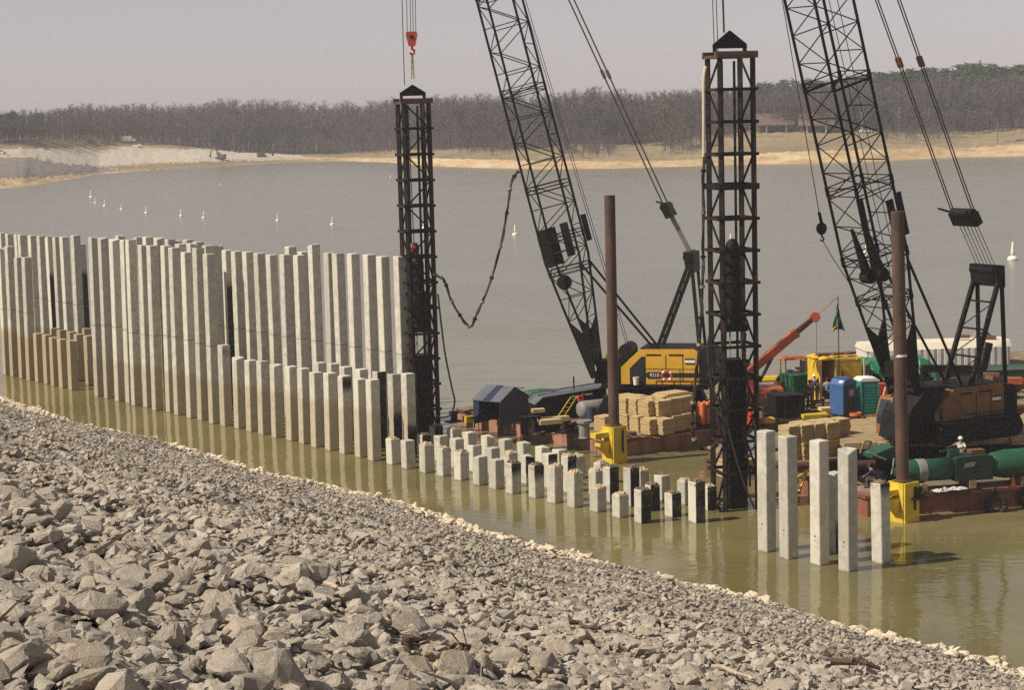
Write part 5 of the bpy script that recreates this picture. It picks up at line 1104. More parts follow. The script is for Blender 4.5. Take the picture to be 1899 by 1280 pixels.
# orange gas cylinders rack right of the big stack
k = thing('cylinder_rack', 'rack of orange red gas cylinders right of the plywood stack', 'rack', atz(1310, 789, ZB1+0.05), R(25)); part('frame', MB().box((0,0,0.06), (1.3,0.9,0.12)).box((0,0.42,0.8), (1.3,0.06,0.08)), M_BLACK, k)
for i in range(3):
    for j in range(2):
        c = part('cylinder', MB().lathe((-0.38+0.38*i,-0.2+0.38*j,0.12), [(0.17,0),(0.18,0.05),(0.18,1.15),(0.11,1.32),(0.05,1.36)], 12), M_ORANGE, k, smooth=True); part('valve', MB().tube((-0.38+0.38*i,-0.2+0.38*j,1.48), (-0.38+0.38*i,-0.2+0.38*j,1.6), 0.04, 6), M_BLACK, c)
k = thing('pink_float', 'small pink round float hung below the rear of the yellow crane', 'float', aty(1310, 716, 122.0)); part('ball', MB().lathe((0,0,0), [(0.05,-0.24),(0.2,-0.14),(0.25,0),(0.2,0.14),(0.05,0.24)], 12), mat('faded_pink', (0.55,0.20,0.15), 0.6, 0.1, 2), k, smooth=True); part('lanyard', MB().tube((0,0,0.2), (0,0.3,1.2), 0.02, 5), M_ROPE, k)
k = thing('white_bucket', 'white bucket standing in the dark doorway of the yellow crane', 'bucket', F1.W(h1['x1']-1.0, 1.78, h1['zb']+0.003), 0); part('pail', MB().lathe((0,0,0), [(0.15,0),(0.19,0.42)], 12), M_WHITE, k); part('lid', MB().tube((0,0,0.42), (0,0,0.47), 0.2, 12), M_PINE, k)
# red welding sets seen through the right leads
for i, (u, v, lb) in enumerate(((1398,762,'upper red welding machine seen right of the right leads'),(1396,790,'lower red welding machine with a grey cover behind the right leads'))):
    k = thing('welding_machine', lb, 'welder', atz(u, v, ZB1+0.05), R(20), 'red welding machines'); part('body', MB().box((0,0,0.65), (0.85,1.3,1.0)), M_RED, k); part('panel', MB().box((0,-0.66,0.75), (0.6,0.03,0.4)), M_WHITE, k); part('skid', MB().box((0,0,0.08), (0.95,1.4,0.15)), M_BLACK, k)
k = thing('grey_tarp', 'grey blue tarp draped over low gear right of the right leads', 'tarp', atz(1408, 836, ZB2+0.05), R(20)); part('sheet', MB().lathe((0,0,0), [(0.9,0),(0.85,0.3),(0.65,0.8),(0.3,1.15),(0.1,1.2)], 9), M_TARPG, k); part('skirt', MB().lathe((0,0,0.003), [(0.95,0),(0.9,0.12)], 9), M_BLUE, k)
# orange telescopic crane
k = thing('telescopic_crane', 'orange red telescopic boom crane rising behind the right leads', 'crane', atz(1392, 745, ZB1+0.05)); base = Vector(k.location)
tip = aty(1511, 588, base.y+1.5)-base; root = Vector((-0.5,0,1.6)); dv = tip-root
part('chassis', MB().box((0.2,0,0.65), (3.6,2.2,0.6)), M_CRRED, k); part('turret', MB().box((-0.3,0,1.3), (1.5,1.6,0.8)), M_CRRED, k)
for x in (-1.0,1.4):
    for y in (-1.0,1.0): part('wheel', MB().tube((x,y-0.15,0.45), (x,y+0.15,0.45), 0.45, 14), M_TYRE, k)
bo_ = part('boom', MB().beam(root, root+dv*0.74, 0.42, 0.5), M_CRRED, k); part('inner_boom', MB().beam(root+dv*0.72, root+dv*0.97, 0.28, 0.32), mat('boom_dark_red', (0.13,0.04,0.03), 0.5, 0.2, 2), bo_); part('collar', MB().beam(root+dv*0.70, root+dv*0.745, 0.5, 0.58), M_CRRED, bo_)
part('boom_head', MB().tube(root+dv+Vector((0,-0.2,0)), root+dv+Vector((0,0.2,0)), 0.34, 16), M_CRRED, k); part('lift_ram', MB().tube((0.6,0,1.3), root+dv*0.42+Vector((0,0,-0.25)), 0.11, 8), M_DARKSTEEL, k); part('fly_line', MB().tube(root+dv, aty(1553,551,base.y+1.5)-base, 0.035, 6), M_CRRED, k); part('fall_line', MB().tube(root+dv+Vector((0.1,0,0)), root+dv+Vector((0.1,0,-4.6)), 0.015, 5), M_ROPE, k)
# flag pole with a limp flag
pb = atz(1557, 748, ZB3+0.05); k = thing('flagpole', 'thin flagpole with a limp green and dark flag above the yellow shelter', 'flagpole', pb); top = aty(1554, 550, pb.y)-pb
part('pole', MB().tube((0,0,0), top, 0.03, 8), M_DARKSTEEL, k)
M_FLAGG = mat('flag_green', (0.06,0.20,0.11), 0.8, 0.2, 3); M_FLAGD = mat('flag_dark', (0.02,0.025,0.05), 0.8, 0.2, 3); M_FLAGY = mat('flag_gold', (0.30,0.22,0.04), 0.8, 0.2, 3)
def flag_side(s, mt_, zt_, zb_, w0, w1):
    mb = MB(); n = 7
    for i in range(n+1):
        f = i/n; z = zt_+(zb_-zt_)*f; w = w0+(w1-w0)*f**1.3
        mb.v += [(top.x+s*0.02,0,z),(top.x+s*(0.02+w*0.55),0.09*math.sin(i*1.3),z-0.02),(top.x+s*(0.02+w),-0.05*math.cos(i),z-0.05-0.1*f),(top.x+s*(0.02+w*0.55),0.09*math.sin(i*1.3)+0.03,z-0.02),(top.x+s*0.02,0.03,z)]
    for i in range(n):
        a = i*5
        for j in range(4): mb.f.append((a+j,a+j+1,a+j+6,a+j+5)); mb.m.append(0)
        mb.f.append((a+4,a,a+5,a+9)); mb.m.append(0)
    return part('flag', mb, mt_, k)
flag_side(-1, M_FLAGG, top.z-0.45, top.z-1.75, 0.05, 0.36); flag_side(-1, M_FLAGY, top.z-1.76, top.z-2.1, 0.34, 0.30); flag_side(1, M_FLAGD, top.z-0.75, top.z-2.1, 0.04, 0.42)
# yellow shelter
M_TARPY = mat('yellow_tarp', (0.70,0.455,0.025), 0.6, 0.15, 0.9, 0.6, 2.2, col2=(0.50,0.31,0.03), c2scale=1.0); p = atz(1536, 748, ZB3+0.05); k = thing('yellow_shelter', 'bright yellow tarp shelter with an open dark front', 'shelter', p+Vector((0.1,0.6,0)), R(12))
sw, sd, sh = 1.0, 2.3, 2.7
for x in (-sw/2, sw/2+0.0): part('wall', MB().box((x,sd/2,sh/2), (0.05,sd,sh)), M_TARPY, k)
part('wall', MB().box((0,sd,sh/2), (sw,0.05,sh)), M_TARPY, k); part('roof', MB().prism([(-sw/2-0.1,sh+0.003),(sw/2+0.1,sh+0.003),(sw/2+0.1,sh+0.06),(0,sh+0.16),(-sw/2-0.1,sh+0.06)], -0.1, sd+0.1), M_TARPY, k)
part('side_panel', MB().box((sw/2+1.0,0.5,sh/2-0.05), (1.95,0.05,sh-0.15)), M_TARPY, k); part('side_roof', MB().box((sw/2+1.03,1.3,sh-0.03), (2.0,1.7,0.05)), M_TARPY, k)
for x in (-sw/2, sw/2, sw/2+1.95): part('post', MB().box((x,-0.04,sh/2), (0.09,0.09,sh)), M_PINE, k)
for i, q in enumerate(((1580,655),(1600,652),(1625,652))): part('scrap', MB().box((0.1+0.9*i,1.2,sh+0.22), (0.8,0.6,0.14), Matrix.Rotation(0.3*i,3,'Z')), M_RUSTO, k)
# green tool box container and black bin
p = atz(1447, 739, ZB1+0.05); k = thing('green_container', 'bright green steel container with a ribbed end on the barge', 'container', p+Vector((1.5,0.3,0)), R(26))
part('body', MB().box((0.9,1.0,0.72), (2.9,1.6,1.3)), M_GREEN, k); part('lid', MB().box((0.9,1.0,1.4), (3.0,1.7,0.08)), M_GREEN, k)
for x in (-0.565,): 
    for i in range(3): part('rib', MB().box((x,0.45+0.5*i,0.72), (0.07,0.12,1.2)), M_GREEN, k)
p = atz(1442, 777, ZB1+0.15); k = thing('black_bin', 'large black steel bin in front of the green container', 'bin', atz(1466, 776, ZB3+0.05), R(12)); part('body', MB().box((0,0.8,0.68), (1.85,1.7,1.3)), M_BLACK, k); part('rim', MB().box((0,0.8,1.37), (1.95,1.8,0.1)), M_BLACK, k)
for x in (-0.35, 0.6): part('rib', MB().box((x,-0.08,0.68), (0.06,0.06,1.25)), M_DARKSTEEL, k)
k = thing('steel_plate', 'long brown steel plate deck left of the black bin', 'plate', atz(1438, 752, ZB1+0.4), R(10)); part('plate', MB().box((-0.8,0.6,0), (2.8,2.2,0.12)), M_TIMBER, k)
for x in (-1.9,0.3): part('leg', MB().box((x,0.6,-0.2), (0.2,1.6,0.28)), M_BLACK, k)
k = thing('white_bag', 'small white bag on the brown steel plate', 'bag', atz(1434, 737, ZB1+0.52)); part('cloth', MB().lathe((0,0,0), [(0.1,0),(0.17,0.08),(0.12,0.2),(0.03,0.24)], 10), M_WHITE, k, smooth=True)
# orange roofed tractor
k = thing('tractor', 'orange roofed yellow tractor behind the green container', 'tractor', atz(1478, 728, ZB1+0.05), R(10))
part('body', MB().box((0.9,0,1.05), (1.9,0.9,0.7)).box((-0.3,0,0.85), (1.2,1.1,0.5)), M_ORANGE, k); part('canopy', MB().box((-0.25,0,2.35), (1.7,1.4,0.13), top=0.85), M_ORANGE, k)
for x in (-0.95,0.45):
    for y in (-0.55,0.55): part('post', MB().box((x,y,1.7), (0.09,0.09,1.2)), M_SPUDY, k)
for x, r in ((-0.6,0.62),(1.5,0.42)):
    for y in (-0.75,0.75): part('wheel', MB().tube((x,y-0.15,r), (x,y+0.15,r), r, 16), M_TYRE, k)
part('seat', MB().box((-0.5,0,1.3), (0.4,0.5,0.5)), M_BLUE, k); part('windscreen', MB().box((0.46,0,1.75), (0.03,1.0,0.7)), M_BLUE, k)
k = thing('red_compressor', 'dark red compressor right of the orange roofed tractor', 'compressor', atz(1497, 722, ZB1+0.05), R(15)); part('body', MB().box((0,0,1.0), (1.3,1.0,0.8)), M_CRRED, k); part('hood', MB().box((0,0,1.44), (1.35,1.05,0.08)), M_BLACK, k); part('drawbar', MB().beam((0.6,0,0.5), (1.3,0,0.4), 0.08), M_BLACK, k)
for x in (-0.4,0.4): part('wheel', MB().tube((x,-0.6,0.3), (x,-0.45,0.3), 0.3, 12), M_TYRE, k)
k = thing('picnic_table', 'blue topped trestle table on the barge left of the green container', 'table', atz(1425, 739, ZB1+0.05), R(8)); part('table_top', MB().box((0,0,0.74), (1.7,0.75,0.07)), M_BLUE, k)
for y in (-0.6,0.6): part('bench', MB().box((0,y,0.42), (1.7,0.25,0.05)), M_BLUE, k)
for x in (-0.6,0.6): part('leg', MB().beam((x,-0.6,0), (x,0.3,0.7), 0.08).beam((x,0.6,0), (x,-0.3,0.7), 0.08), M_BLACK, k)
k = thing('yellow_pipe', 'yellow pipes stacked behind the blue trestle table', 'pipe', atz(1425, 722, ZB1+0.05), R(8))
for i in range(4): part('pipe', MB().tube((-1.3,0.3*i,0.6+0.1*(i % 2)), (1.2,0.3*i,0.6+0.1*(i % 2)), 0.11, 10), M_SPUDY, k)
k = thing('orange_drum', 'orange drum right of the blue trestle table', 'drum', atz(1443, 733, ZB1+0.05)); part('drum', MB().lathe((0,0,0), [(0.28,0),(0.29,0.3),(0.31,0.32),(0.29,0.34),(0.28,0.8)], 14), M_ORANGE, k); part('lid', MB().tube((0,0,0.8), (0,0,0.84), 0.3, 14), M_RUSTO, k)
for i, (u, v, w, lb) in enumerate(((1422,785,1.0,'yellow plank bundle left of the black bin'),(1512,776,1.6,'yellow plank bundle right of the black bin'))):
    k = thing('plank_bundle', lb, 'planks', atz(u, v, ZB3+0.05), R(12), 'yellow plank bundles')
    for j in range(3): part('plank', MB().box((0.05*j,0.3*j,0.12), (w,0.26,0.24)), M_SPUDY, k)
k = thing('wooden_crate', 'brown wooden crate left of the blue toilet', 'crate', atz(1534, 771, ZB3+0.05), R(12)); part('box', MB().box((0,0.3,0.24), (0.75,0.6,0.46)), M_PINE, k)
for i in range(3): part('slat', MB().box((0,-0.012,0.08+0.16*i), (0.76,0.02,0.1)), M_PLYD, k)
k = thing('sawhorse', 'dark sawhorse left of the wooden crate', 'trestle', atz(1512, 766, ZB3+0.05), R(8)); part('beam', MB().box((0,0,0.75), (1.2,0.12,0.12)), M_BLACK, k)
for x in (-0.5,0.5):
    for y in (-0.25,0.25): part('leg', MB().beam((x,y,0), (x,0,0.72), 0.06), M_BLACK, k)
# toilets
def toilet(u, v, z, label, body, roof, rz, sloped, ribs):
    k = thing('portable_toilet', label, 'toilet', atz(u, v, z), rz, 'portable toilets'); w = 1.15
    if sloped: part('cabin', MB().prism([(-w/2,0.12),(w/2,0.12),(w/2,2.05),(w/2-0.12,2.2),(0,2.33),(-w/2+0.25,2.25),(-w/2,1.95)], 0.0, 1.15), body, k)
    else: part('cabin', MB().box((0,0.575,1.1), (w,1.15,1.96), top=0.97), body, k)
    part('skid', MB().box((0,0.575,0.06), (w+0.1,1.25,0.12)), body if not sloped else M_NAVY, k)
    part('roof', MB().prism([(-w/2-0.05,2.083),(w/2+0.05,2.083),(w/2+0.05,2.15),(w/2-0.15,2.28),(-w/2+0.15,2.28),(-w/2-0.05,2.15)], -0.05, 1.2) if not sloped else MB().box((0.0,0.575,2.335), (0.5,0.9,0.03)), roof, k)
    part('door', MB().box((0,-0.022,1.05), (0.72,0.03,1.75)), M_NAVY if sloped else body, k)
    part('vent_pipe', MB().tube((0.3,0.9,2.2), (0.3,0.9,2.65), 0.06, 8), M_BLACK, k)
    if sloped: part('notice', MB().box((0.1,-0.045,1.45), (0.42,0.02,0.42)), mat('faded_notice', (0.40,0.27,0.25), 0.7, 0.2, 6), k); part('cap', MB().box((-0.42,0.3,2.12), (0.2,0.3,0.05), Matrix.Rotation(-0.7,3,'Y')), M_WHITE, k)
    else:
        for i in range(ribs): part('rib', MB().box((0,-0.03,0.25+0.185*i), (1.02,0.05,0.035)), body, k)
        for x in (-w/2+0.05, w/2-0.05): part('corner_post', MB().box((x,-0.04,1.1), (0.09,0.06,1.9)), body, k)
toilet(1576, 772, ZB3+0.05, 'blue portable toilet with a rounded top', M_BLUE, M_BLUE, R(35), True, 0)
toilet(1613, 770, ZB3+0.05, 'teal portable toilet with a white roof', M_TEAL, M_WHITE, R(8), False, 9)
k = thing('red_pump', 'red pump unit right of the teal toilet', 'pump', atz(1634, 748, ZB3+0.05), R(10)); part('body', MB().box((0,0.4,0.85), (0.85,0.8,0.75)), M_RED, k); part('motor', MB().tube((-0.35,0.4,0.35), (0.4,0.4,0.35), 0.25, 12), M_BLACK, k); part('frame', MB().box((0,0.4,0.06), (0.95,0.9,0.12)), M_BLACK, k)
k = thing('yellow_tank', 'yellow tank with a black band right of the teal toilet', 'tank', atz(1646, 790, ZB3-0.5+0.05)); part('shell', MB().box((0,0,0.7), (0.55,0.6,1.4)), M_SPUDY, k); part('band', MB().box((0,0,0.95), (0.57,0.62,0.1)), M_BLACK, k); part('hose', MB().path([(-0.2,-0.2,1.4),(-0.3,-0.3,1.9),(-0.15,-0.2,2.4)], 0.06, 6), M_PINE, k)
# --- far barge: corrugated covers, green tarp, ribs one by one
M_CREAM = mat('cream_cover', (0.74,0.68,0.54), 0.5, 0.06, 1.0); M_CORR = mat('corrugated_white', (0.60,0.58,0.55), 0.5, 0.08, 1.0)
p = Vector((25.2,140.6,ZB4+0.05)); k = thing('cargo_cover', 'long white corrugated barge cover with a cream roof edge', 'barge cover', p, math.atan2(2,23.5))
part('wall', MB().box((5.2,1.5,0.7), (10.4,3.0,1.4)), M_CORR, k); part('roof_edge', MB().prism([(-0.1,1.403),(3.1,1.403),(2.4,1.85),(0.25,1.85)], -0.1, 10.5, plane='yz'), M_CREAM, k)
rib_me = MB().box((0,0,0), (0.24,0.16,1.4)).mesh('rib', M_WHITE)
for i in range(21): link('rib', rib_me, k, (0.3+0.49*i,-0.06,0.7))
k = thing('scrap_heap', 'rusty scrap lying on the cream cover roof', 'scrap', p+Vector((8.2,1.9,1.85)))
for i in range(6): part('scrap', MB().box((rr.uniform(-1.2,1.2),rr.uniform(-0.4,0.4),0.12+0.05*i), (rr.uniform(0.5,1.2),0.4,0.22), Matrix.Rotation(rr.uniform(-0.4,0.4),3,'Z')), M_RUSTO if i % 2 else M_SPALL, k)
M_TARPGR = mat('bright_green_tarp', (0.025,0.18,0.095), 0.5, 0.2, 0.9, 0.5, 2, col2=(0.05,0.24,0.14), c2scale=0.9)
pk = atz(1672, 733, ZB3+0.05); k = thing('covered_machine', 'dark machine under a sagging bright green tarp behind the shaded crane', 'machine', pk, R(8))
part('machine', MB().box((0,1.2,0.75), (4.4,2.2,1.5)), M_BLACK, k)
mb = MB(); nx, ny = 16, 6
for i in range(nx+1):
    for j in range(ny+1):
        x = -2.6+5.2*i/nx; y = -0.1+2.6*j/ny; e = max(0, abs(x)-2.1)*1.6+(0.9+0.25*math.sin(i*1.9) if j == 0 else 0); mb.v.append((x, y-(0.1 if j == 0 else 0), 2.25-e+0.1*math.sin(i*1.1+j)))
for i in range(nx):
    for j in range(ny): a = i*(ny+1)+j; mb.f.append((a,a+1,a+ny+2,a+ny+1)); mb.m.append(0)
o = part('tarp', mb, M_TARPGR, k); so = o.modifiers.new('thickness', 'SOLIDIFY'); so.thickness = 0.04
k = thing('winch_frame', 'dark winch frame with a leaning post behind the shaded crane gantry', 'winch', Vector((27.8,127.5,ZB3+0.05)), R(5)); part('beam', MB().beam((-1.5,0,1.9), (2.5,0,1.7), 0.45), M_BLACK, k); part('post', MB().beam((2.2,0,0), (3.0,0,3.4), 0.4), M_BLACK, k); part('brace', MB().beam((-0.8,-0.1,0), (0.2,-0.1,1.5), 0.14), M_PINE, k); part('drum', MB().tube((-1.6,-0.6,0.8), (-1.6,0.8,0.8), 0.7, 16), M_BLACK, k)
k = thing('scrap_heap', 'orange rusty scrap heap behind the rear of the shaded crane', 'scrap', Vector((30.2,126.0,ZB3+0.05)))
for i in range(9): part('scrap', MB().box((rr.uniform(-1.6,2.6),rr.uniform(-0.6,0.6),0.3+0.14*i), (rr.uniform(0.8,1.8),0.7,0.4), Matrix.Rotation(rr.uniform(-0.5,0.5),3,'Z') @ Matrix.Rotation(rr.uniform(-0.4,0.4),3,'Y')), M_RUSTO if i % 3 else M_CRRED, k)
k = thing('green_boat', 'dark green workboat hull at the right edge behind the scrap', 'boat', Vector((34.5,131,ZB3+0.05)), R(4)); part('hull', MB().prism([(-3.5,0.2),(3.5,0),(4.2,1.3),(-4.0,1.45)], -1.0, 1.0), mat('boat_dark_green', (0.022,0.065,0.045), 0.6, 0.2, 1.5), k); part('gunwale', MB().box((0,-1.03,1.36), (8.0,0.1,0.12)), M_GREY, k)
M_DRUM = [mat('drum_blue', (0.03,0.055,0.12), 0.6, 0.25, 2, col2=(0.12,0.06,0.04), c2scale=2), M_RUSTO, M_BLACK]
for i, (u, v, z, m_, lb) in enumerate(((1335,796,ZB1,2,'black oil drum right of the orange cylinder rack'),(1660,762,ZB3,0,'blue oil drum behind the yellow tank'),(1549,760,ZB3,1,'rusty oil drum left of the blue toilet'),(1012,772,ZB1,1,'rusty oil drum behind the steel table'),(1096,783,ZB1,0,'blue oil drum beside the grey tank'),(1345,770,ZB1,1,'rusty oil drum seen through the right leads'))):
    k = thing('oil_drum', lb, 'drum', atz(u, v, z+0.05), 0, 'oil drums on the decks'); part('shell', MB().lathe((0,0,0), [(0.28,0),(0.29,0.28),(0.31,0.30),(0.29,0.32),(0.29,0.56),(0.31,0.58),(0.29,0.6),(0.28,0.88)], 14), M_DRUM[m_], k); part('lid', MB().tube((0,0,0.88), (0,0,0.9), 0.27, 14), M_DARKSTEEL, k)
for i, (u, v, z, lb) in enumerate(((1322,778,ZB1,'wooden cable reel behind the orange cylinder rack'),(1408,768,ZB1,'wooden cable reel right of the right leads'))):
    k = thing('cable_reel', lb, 'cable reel', atz(u, v, z+0.05), R(30)); 
    for y in (-0.35,0.35): part('flange', MB().tube((0,y-0.03,0.55), (0,y+0.03,0.55), 0.55, 18), M_TIMBER, k)
    part('cable', MB().tube((0,-0.318,0.55), (0,0.318,0.55), 0.4, 16), M_BLACK, k)
for i, (u, v, z, rz, lb) in enumerate(((1455,762,ZB3,0.3,'dark scrap steel heap behind the black bin'),(1520,758,ZB3,0.1,'dark scrap steel heap beside the blue shirted worker'),(1375,782,ZB1,0.4,'dark scrap steel heap behind the right leads'),(1690,802,ZB2,0.2,'dark steel offcuts at the foot of the shaded crane mats'),(1600,885,ZB5,0.2,'dark steel offcuts behind the crouching worker'),(1060,800,ZB1,0.5,'dark steel offcuts behind the grey capstan'))):
    k = thing('scrap_heap', lb, 'scrap', atz(u, v, z+0.06), rz, 'dark scrap steel heaps on the decks'); q = random.Random(50+i)
    for j in range(7): part('scrap', MB().beam((q.uniform(-0.9,0.2),q.uniform(-0.4,0.4),0.08+0.06*j), (q.uniform(0.2,1.1),q.uniform(-0.4,0.4),0.1+0.07*j), q.uniform(0.06,0.16), q.uniform(0.06,0.22)), (M_BLACK, M_RUSTO, M_DARKSTEEL, M_TIMBER)[(i+j) % 4], k)
M_CABLES = [M_HOSE, M_ROPER, M_ORANGE, M_DARKSTEEL]
for i, (pts, z, m_, lb) in enumerate(((((1010,812),(1040,806),(1075,800),(1105,796),(1135,806)),ZB1,0,'black cable trailing along the near edge of the pink barge'),(((1180,812),(1230,816),(1270,808),(1320,800)),ZB1,1,'brown rope lying in front of the big plywood stack'),(((1425,778),(1450,780),(1490,777),(1540,776)),ZB3,3,'dark cable along the near edge of the toilet barge'),(((1600,776),(1630,772),(1650,774)),ZB3,2,'orange cable on the deck beside the teal toilet'),(((1690,918),(1720,920),(1760,917),(1800,912),(1850,913)),ZB5,0,'black hose along the near edge of the red flat barge'),(((1575,905),(1600,902),(1640,912),(1660,908)),ZB5,1,'brown rope on the deck by the crouching worker'))):
    P = [atz(u, v, z+0.1)+Vector((0,0.5,0)) for u, v in pts]; k = thing('deck_line', lb, 'cable', P[0]); Q = []
    for a, b in zip(P, P[1:]):
        for q in range(5): Q.append(a.lerp(b, q/5)+Vector((0.12*math.sin(q*2.1+i),0.15*math.cos(q*1.7+i),0)))
    part('line', MB().path([q-P[0] for q in Q+[P[-1]]], 0.04, 6), M_CABLES[m_], k); part('coil', MB().path([(0.35*math.cos(a*0.6)-0.3,0.35*math.sin(a*0.6)+0.3,0.02+0.006*a) for a in range(34)], 0.035, 6), M_CABLES[m_], k)
# --- near flat barge: the long green hammer on skids
dk = ZB5+0.056; hp = atz(1690, 916, dk)+Vector((0,0.9,0)); k = thing('pile_hammer', 'long green pile hammer lying on the near flat barge', 'pile hammer', hp, math.atan2(1.4,6.4))
M_HAM = mat('hammer_green', (0.018,0.088,0.047), 0.42, 0.15, 0.8, 0.05, 8, col2=(0.015,0.055,0.032), c2scale=0.9)
part('cylinder', MB().lathe((0,0,0.95), [(0.3,-0.4),(0.52,-0.32),(0.56,-0.2),(0.56,2.6)], 28, axis='x'), M_HAM, k, smooth=True)
part('white_band', MB().lathe((0,0,0.95), [(0.575,0.42),(0.58,0.45),(0.58,0.85),(0.575,0.88)], 28, axis='x'), M_GREY, k, smooth=True)
part('middle_block', MB().prism([(2.3,0.38),(4.3,0.38),(4.3,1.55),(3.9,1.62),(2.5,1.58),(2.3,1.5)], -0.62, 0.62), mat('hammer_dark_green', (0.012,0.035,0.026), 0.5, 0.2, 1.5), k)
part('plate', MB().prism([(2.72,1.05),(3.28,1.12),(3.34,1.32),(2.80,1.27)], -0.64, -0.625), M_GREY, k)
part('rear_bell', MB().lathe((0,0,1.0), [(0.42,4.2),(0.6,4.5),(0.72,5.2),(0.74,7.5),(0.6,8.0)], 28, axis='x'), M_HAM, k, smooth=True)
for x in (0.6,3.2,6.0): part('cradle', MB().box((x,0,0.2), (0.35,1.3,0.4)), M_TIMBER, k)
part('fitting', MB().box((2.5,0.1,1.75), (0.5,0.35,0.3)).beam((1.7,0,1.85), (3.1,0,1.95), 0.07), M_HAM, k); part('rust_lid', MB().box((3.7,0.1,1.72), (0.75,0.5,0.2)), M_RUSTO, k)
k = thing('tarp_bundle', 'crumpled white tarpaulin on the deck edge below the green hammer', 'tarpaulin', atz(1762, 911, dk), math.atan2(1.4,6.4))
mb = MB(); q = random.Random(8)
for i in range(15):
    for j in range(6): mb.v.append((-0.95+1.9*i/14+q.gauss(0,0.02), -0.22+0.44*j/5+q.gauss(0,0.02), 0.02+(0.16+q.uniform(-0.07,0.1))*math.sin(math.pi*(j+0.0)/5)*(0.45+0.55*math.sin(math.pi*i/14))))
for i in range(14):
    for j in range(5): a = i*6+j; mb.f.append((a,a+1,a+7,a+6)); mb.m.append(0)
o = part('cloth', mb, mat('dirty_white_tarp', (0.55,0.53,0.5), 0.7, 0.2, 3), k); o.modifiers.new('thickness', 'SOLIDIFY').thickness = 0.02; part('strap', MB().path([(-0.5,-0.2,0.12),(-0.4,0,0.24),(-0.3,0.2,0.12)], 0.02, 5), M_BLACK, k)
k = thing('traffic_cone', 'orange cone at the right on the near flat barge', 'cone', atz(1879, 905, dk)); part('cone', MB().lathe((0,0,0.03), [(0.17,0),(0.14,0.05),(0.03,0.55)], 14), M_ORANGE, k, smooth=True); part('base', MB().box((0,0,0.015), (0.42,0.42,0.03)), M_ORANGE, k)
k = thing('tyre_fender', 'large black tyre fender hung on the side of the near red barge', 'fender', aty(1848, 937, 97.05)); part('tyre', MB().path([(0.42*math.cos(a*math.pi/10),0,0.42*math.sin(a*math.pi/10)) for a in range(21)], 0.19, 10), M_TYRE, k, smooth=True); part('chain', MB().tube((0,0.1,0.4), (0,0.25,0.85), 0.04, 6), M_BLACK, k)
k = thing('tyre_fender', 'black tyre fender cut by the right edge of the picture', 'fender', aty(1903, 922, 98.0)); part('tyre', MB().path([(0.34*math.cos(a*math.pi/10),0,0.34*math.sin(a*math.pi/10)) for a in range(21)], 0.15, 10), M_TYRE, k, smooth=True); part('chain', MB().tube((0,0.1,0.3), (0,0.25,0.6), 0.04, 6), M_BLACK, k)
# green engine unit left of the near spud pile, blue tarp, frames
pe = atz(1648, 903, dk)+Vector((0,1.2,0)); k = thing('hydraulic_unit', 'green hydraulic power unit with pipes left of the thicker pipe pile', 'power unit', pe, R(18))
part('skid', MB().box((0,0,0.15), (2.2,1.3,0.3)), M_BLACK, k); part('engine', MB().box((0.3,0,0.95), (1.1,0.9,0.9)), M_BLACK, k); part('cowling', MB().prism([(-0.9,1.35),(0.95,1.2),(0.95,1.55),(0.3,1.9),(-0.3,1.75),(-0.9,1.55)], -0.55, 0.55), M_HAM, k)
part('pipe', MB().tube((-1.2,-0.5,1.7), (-0.2,-0.6,1.25), 0.05, 8).tube((0.1,-0.6,0.5), (0.25,-0.6,1.3), 0.06, 8), M_GREY, k); part('tank', MB().tube((0.2,-0.6,0.6), (1.0,-0.6,0.6), 0.24, 12), M_HAM, k); part('air_filter', MB().tube((0.5,0,1.7), (0.6,0,2.15), 0.17, 12), M_BLACK, k)
k = thing('hatch_frame', 'tan wooden hatch frame leaning on the green power unit', 'frame', pe+Vector((-0.9,0.5,1.45)), R(18))
for (a, b2) in (((-0.25,0),(0.0,0.6)),((0.0,0.6),(0.4,0.55)),((0.4,0.55),(0.15,-0.03)),((0.15,-0.03),(-0.25,0))): part('rail', MB().beam((a[0],0,a[1]), (b2[0],0,b2[1]), 0.08), M_TIMBER, k)
k = thing('blue_tarp', 'bright blue tarp bundle left of the green power unit', 'tarp', pe+Vector((-1.75,0.8,0)), 0.3); part('sheet', MB().lathe((0,0,0), [(0.55,0),(0.5,0.6),(0.45,1.2),(0.3,1.6),(0.08,1.75)], 10), M_BLUE, k); part('dark_box', MB().box((-0.7,0.1,0.55), (0.8,0.7,1.1)), M_BLACK, k)
k = thing('yellow_davit', 'yellow davit arm reaching left over the water between the right piles', 'davit', Vector((16.2,103.5,ZB5+0.05))); part('arm', MB().path([(0.4,0,0),(0.1,-0.4,0.6),(-0.8,-1.2,0.35),(-1.6,-2.0,0.05),(-1.9,-2.3,-0.35)], 0.08, 8), M_SPUDY, k); part('strut', MB().beam((-1.55,-1.95,-0.7), (-1.1,-1.5,0.15), 0.09), M_SPUDY, k)
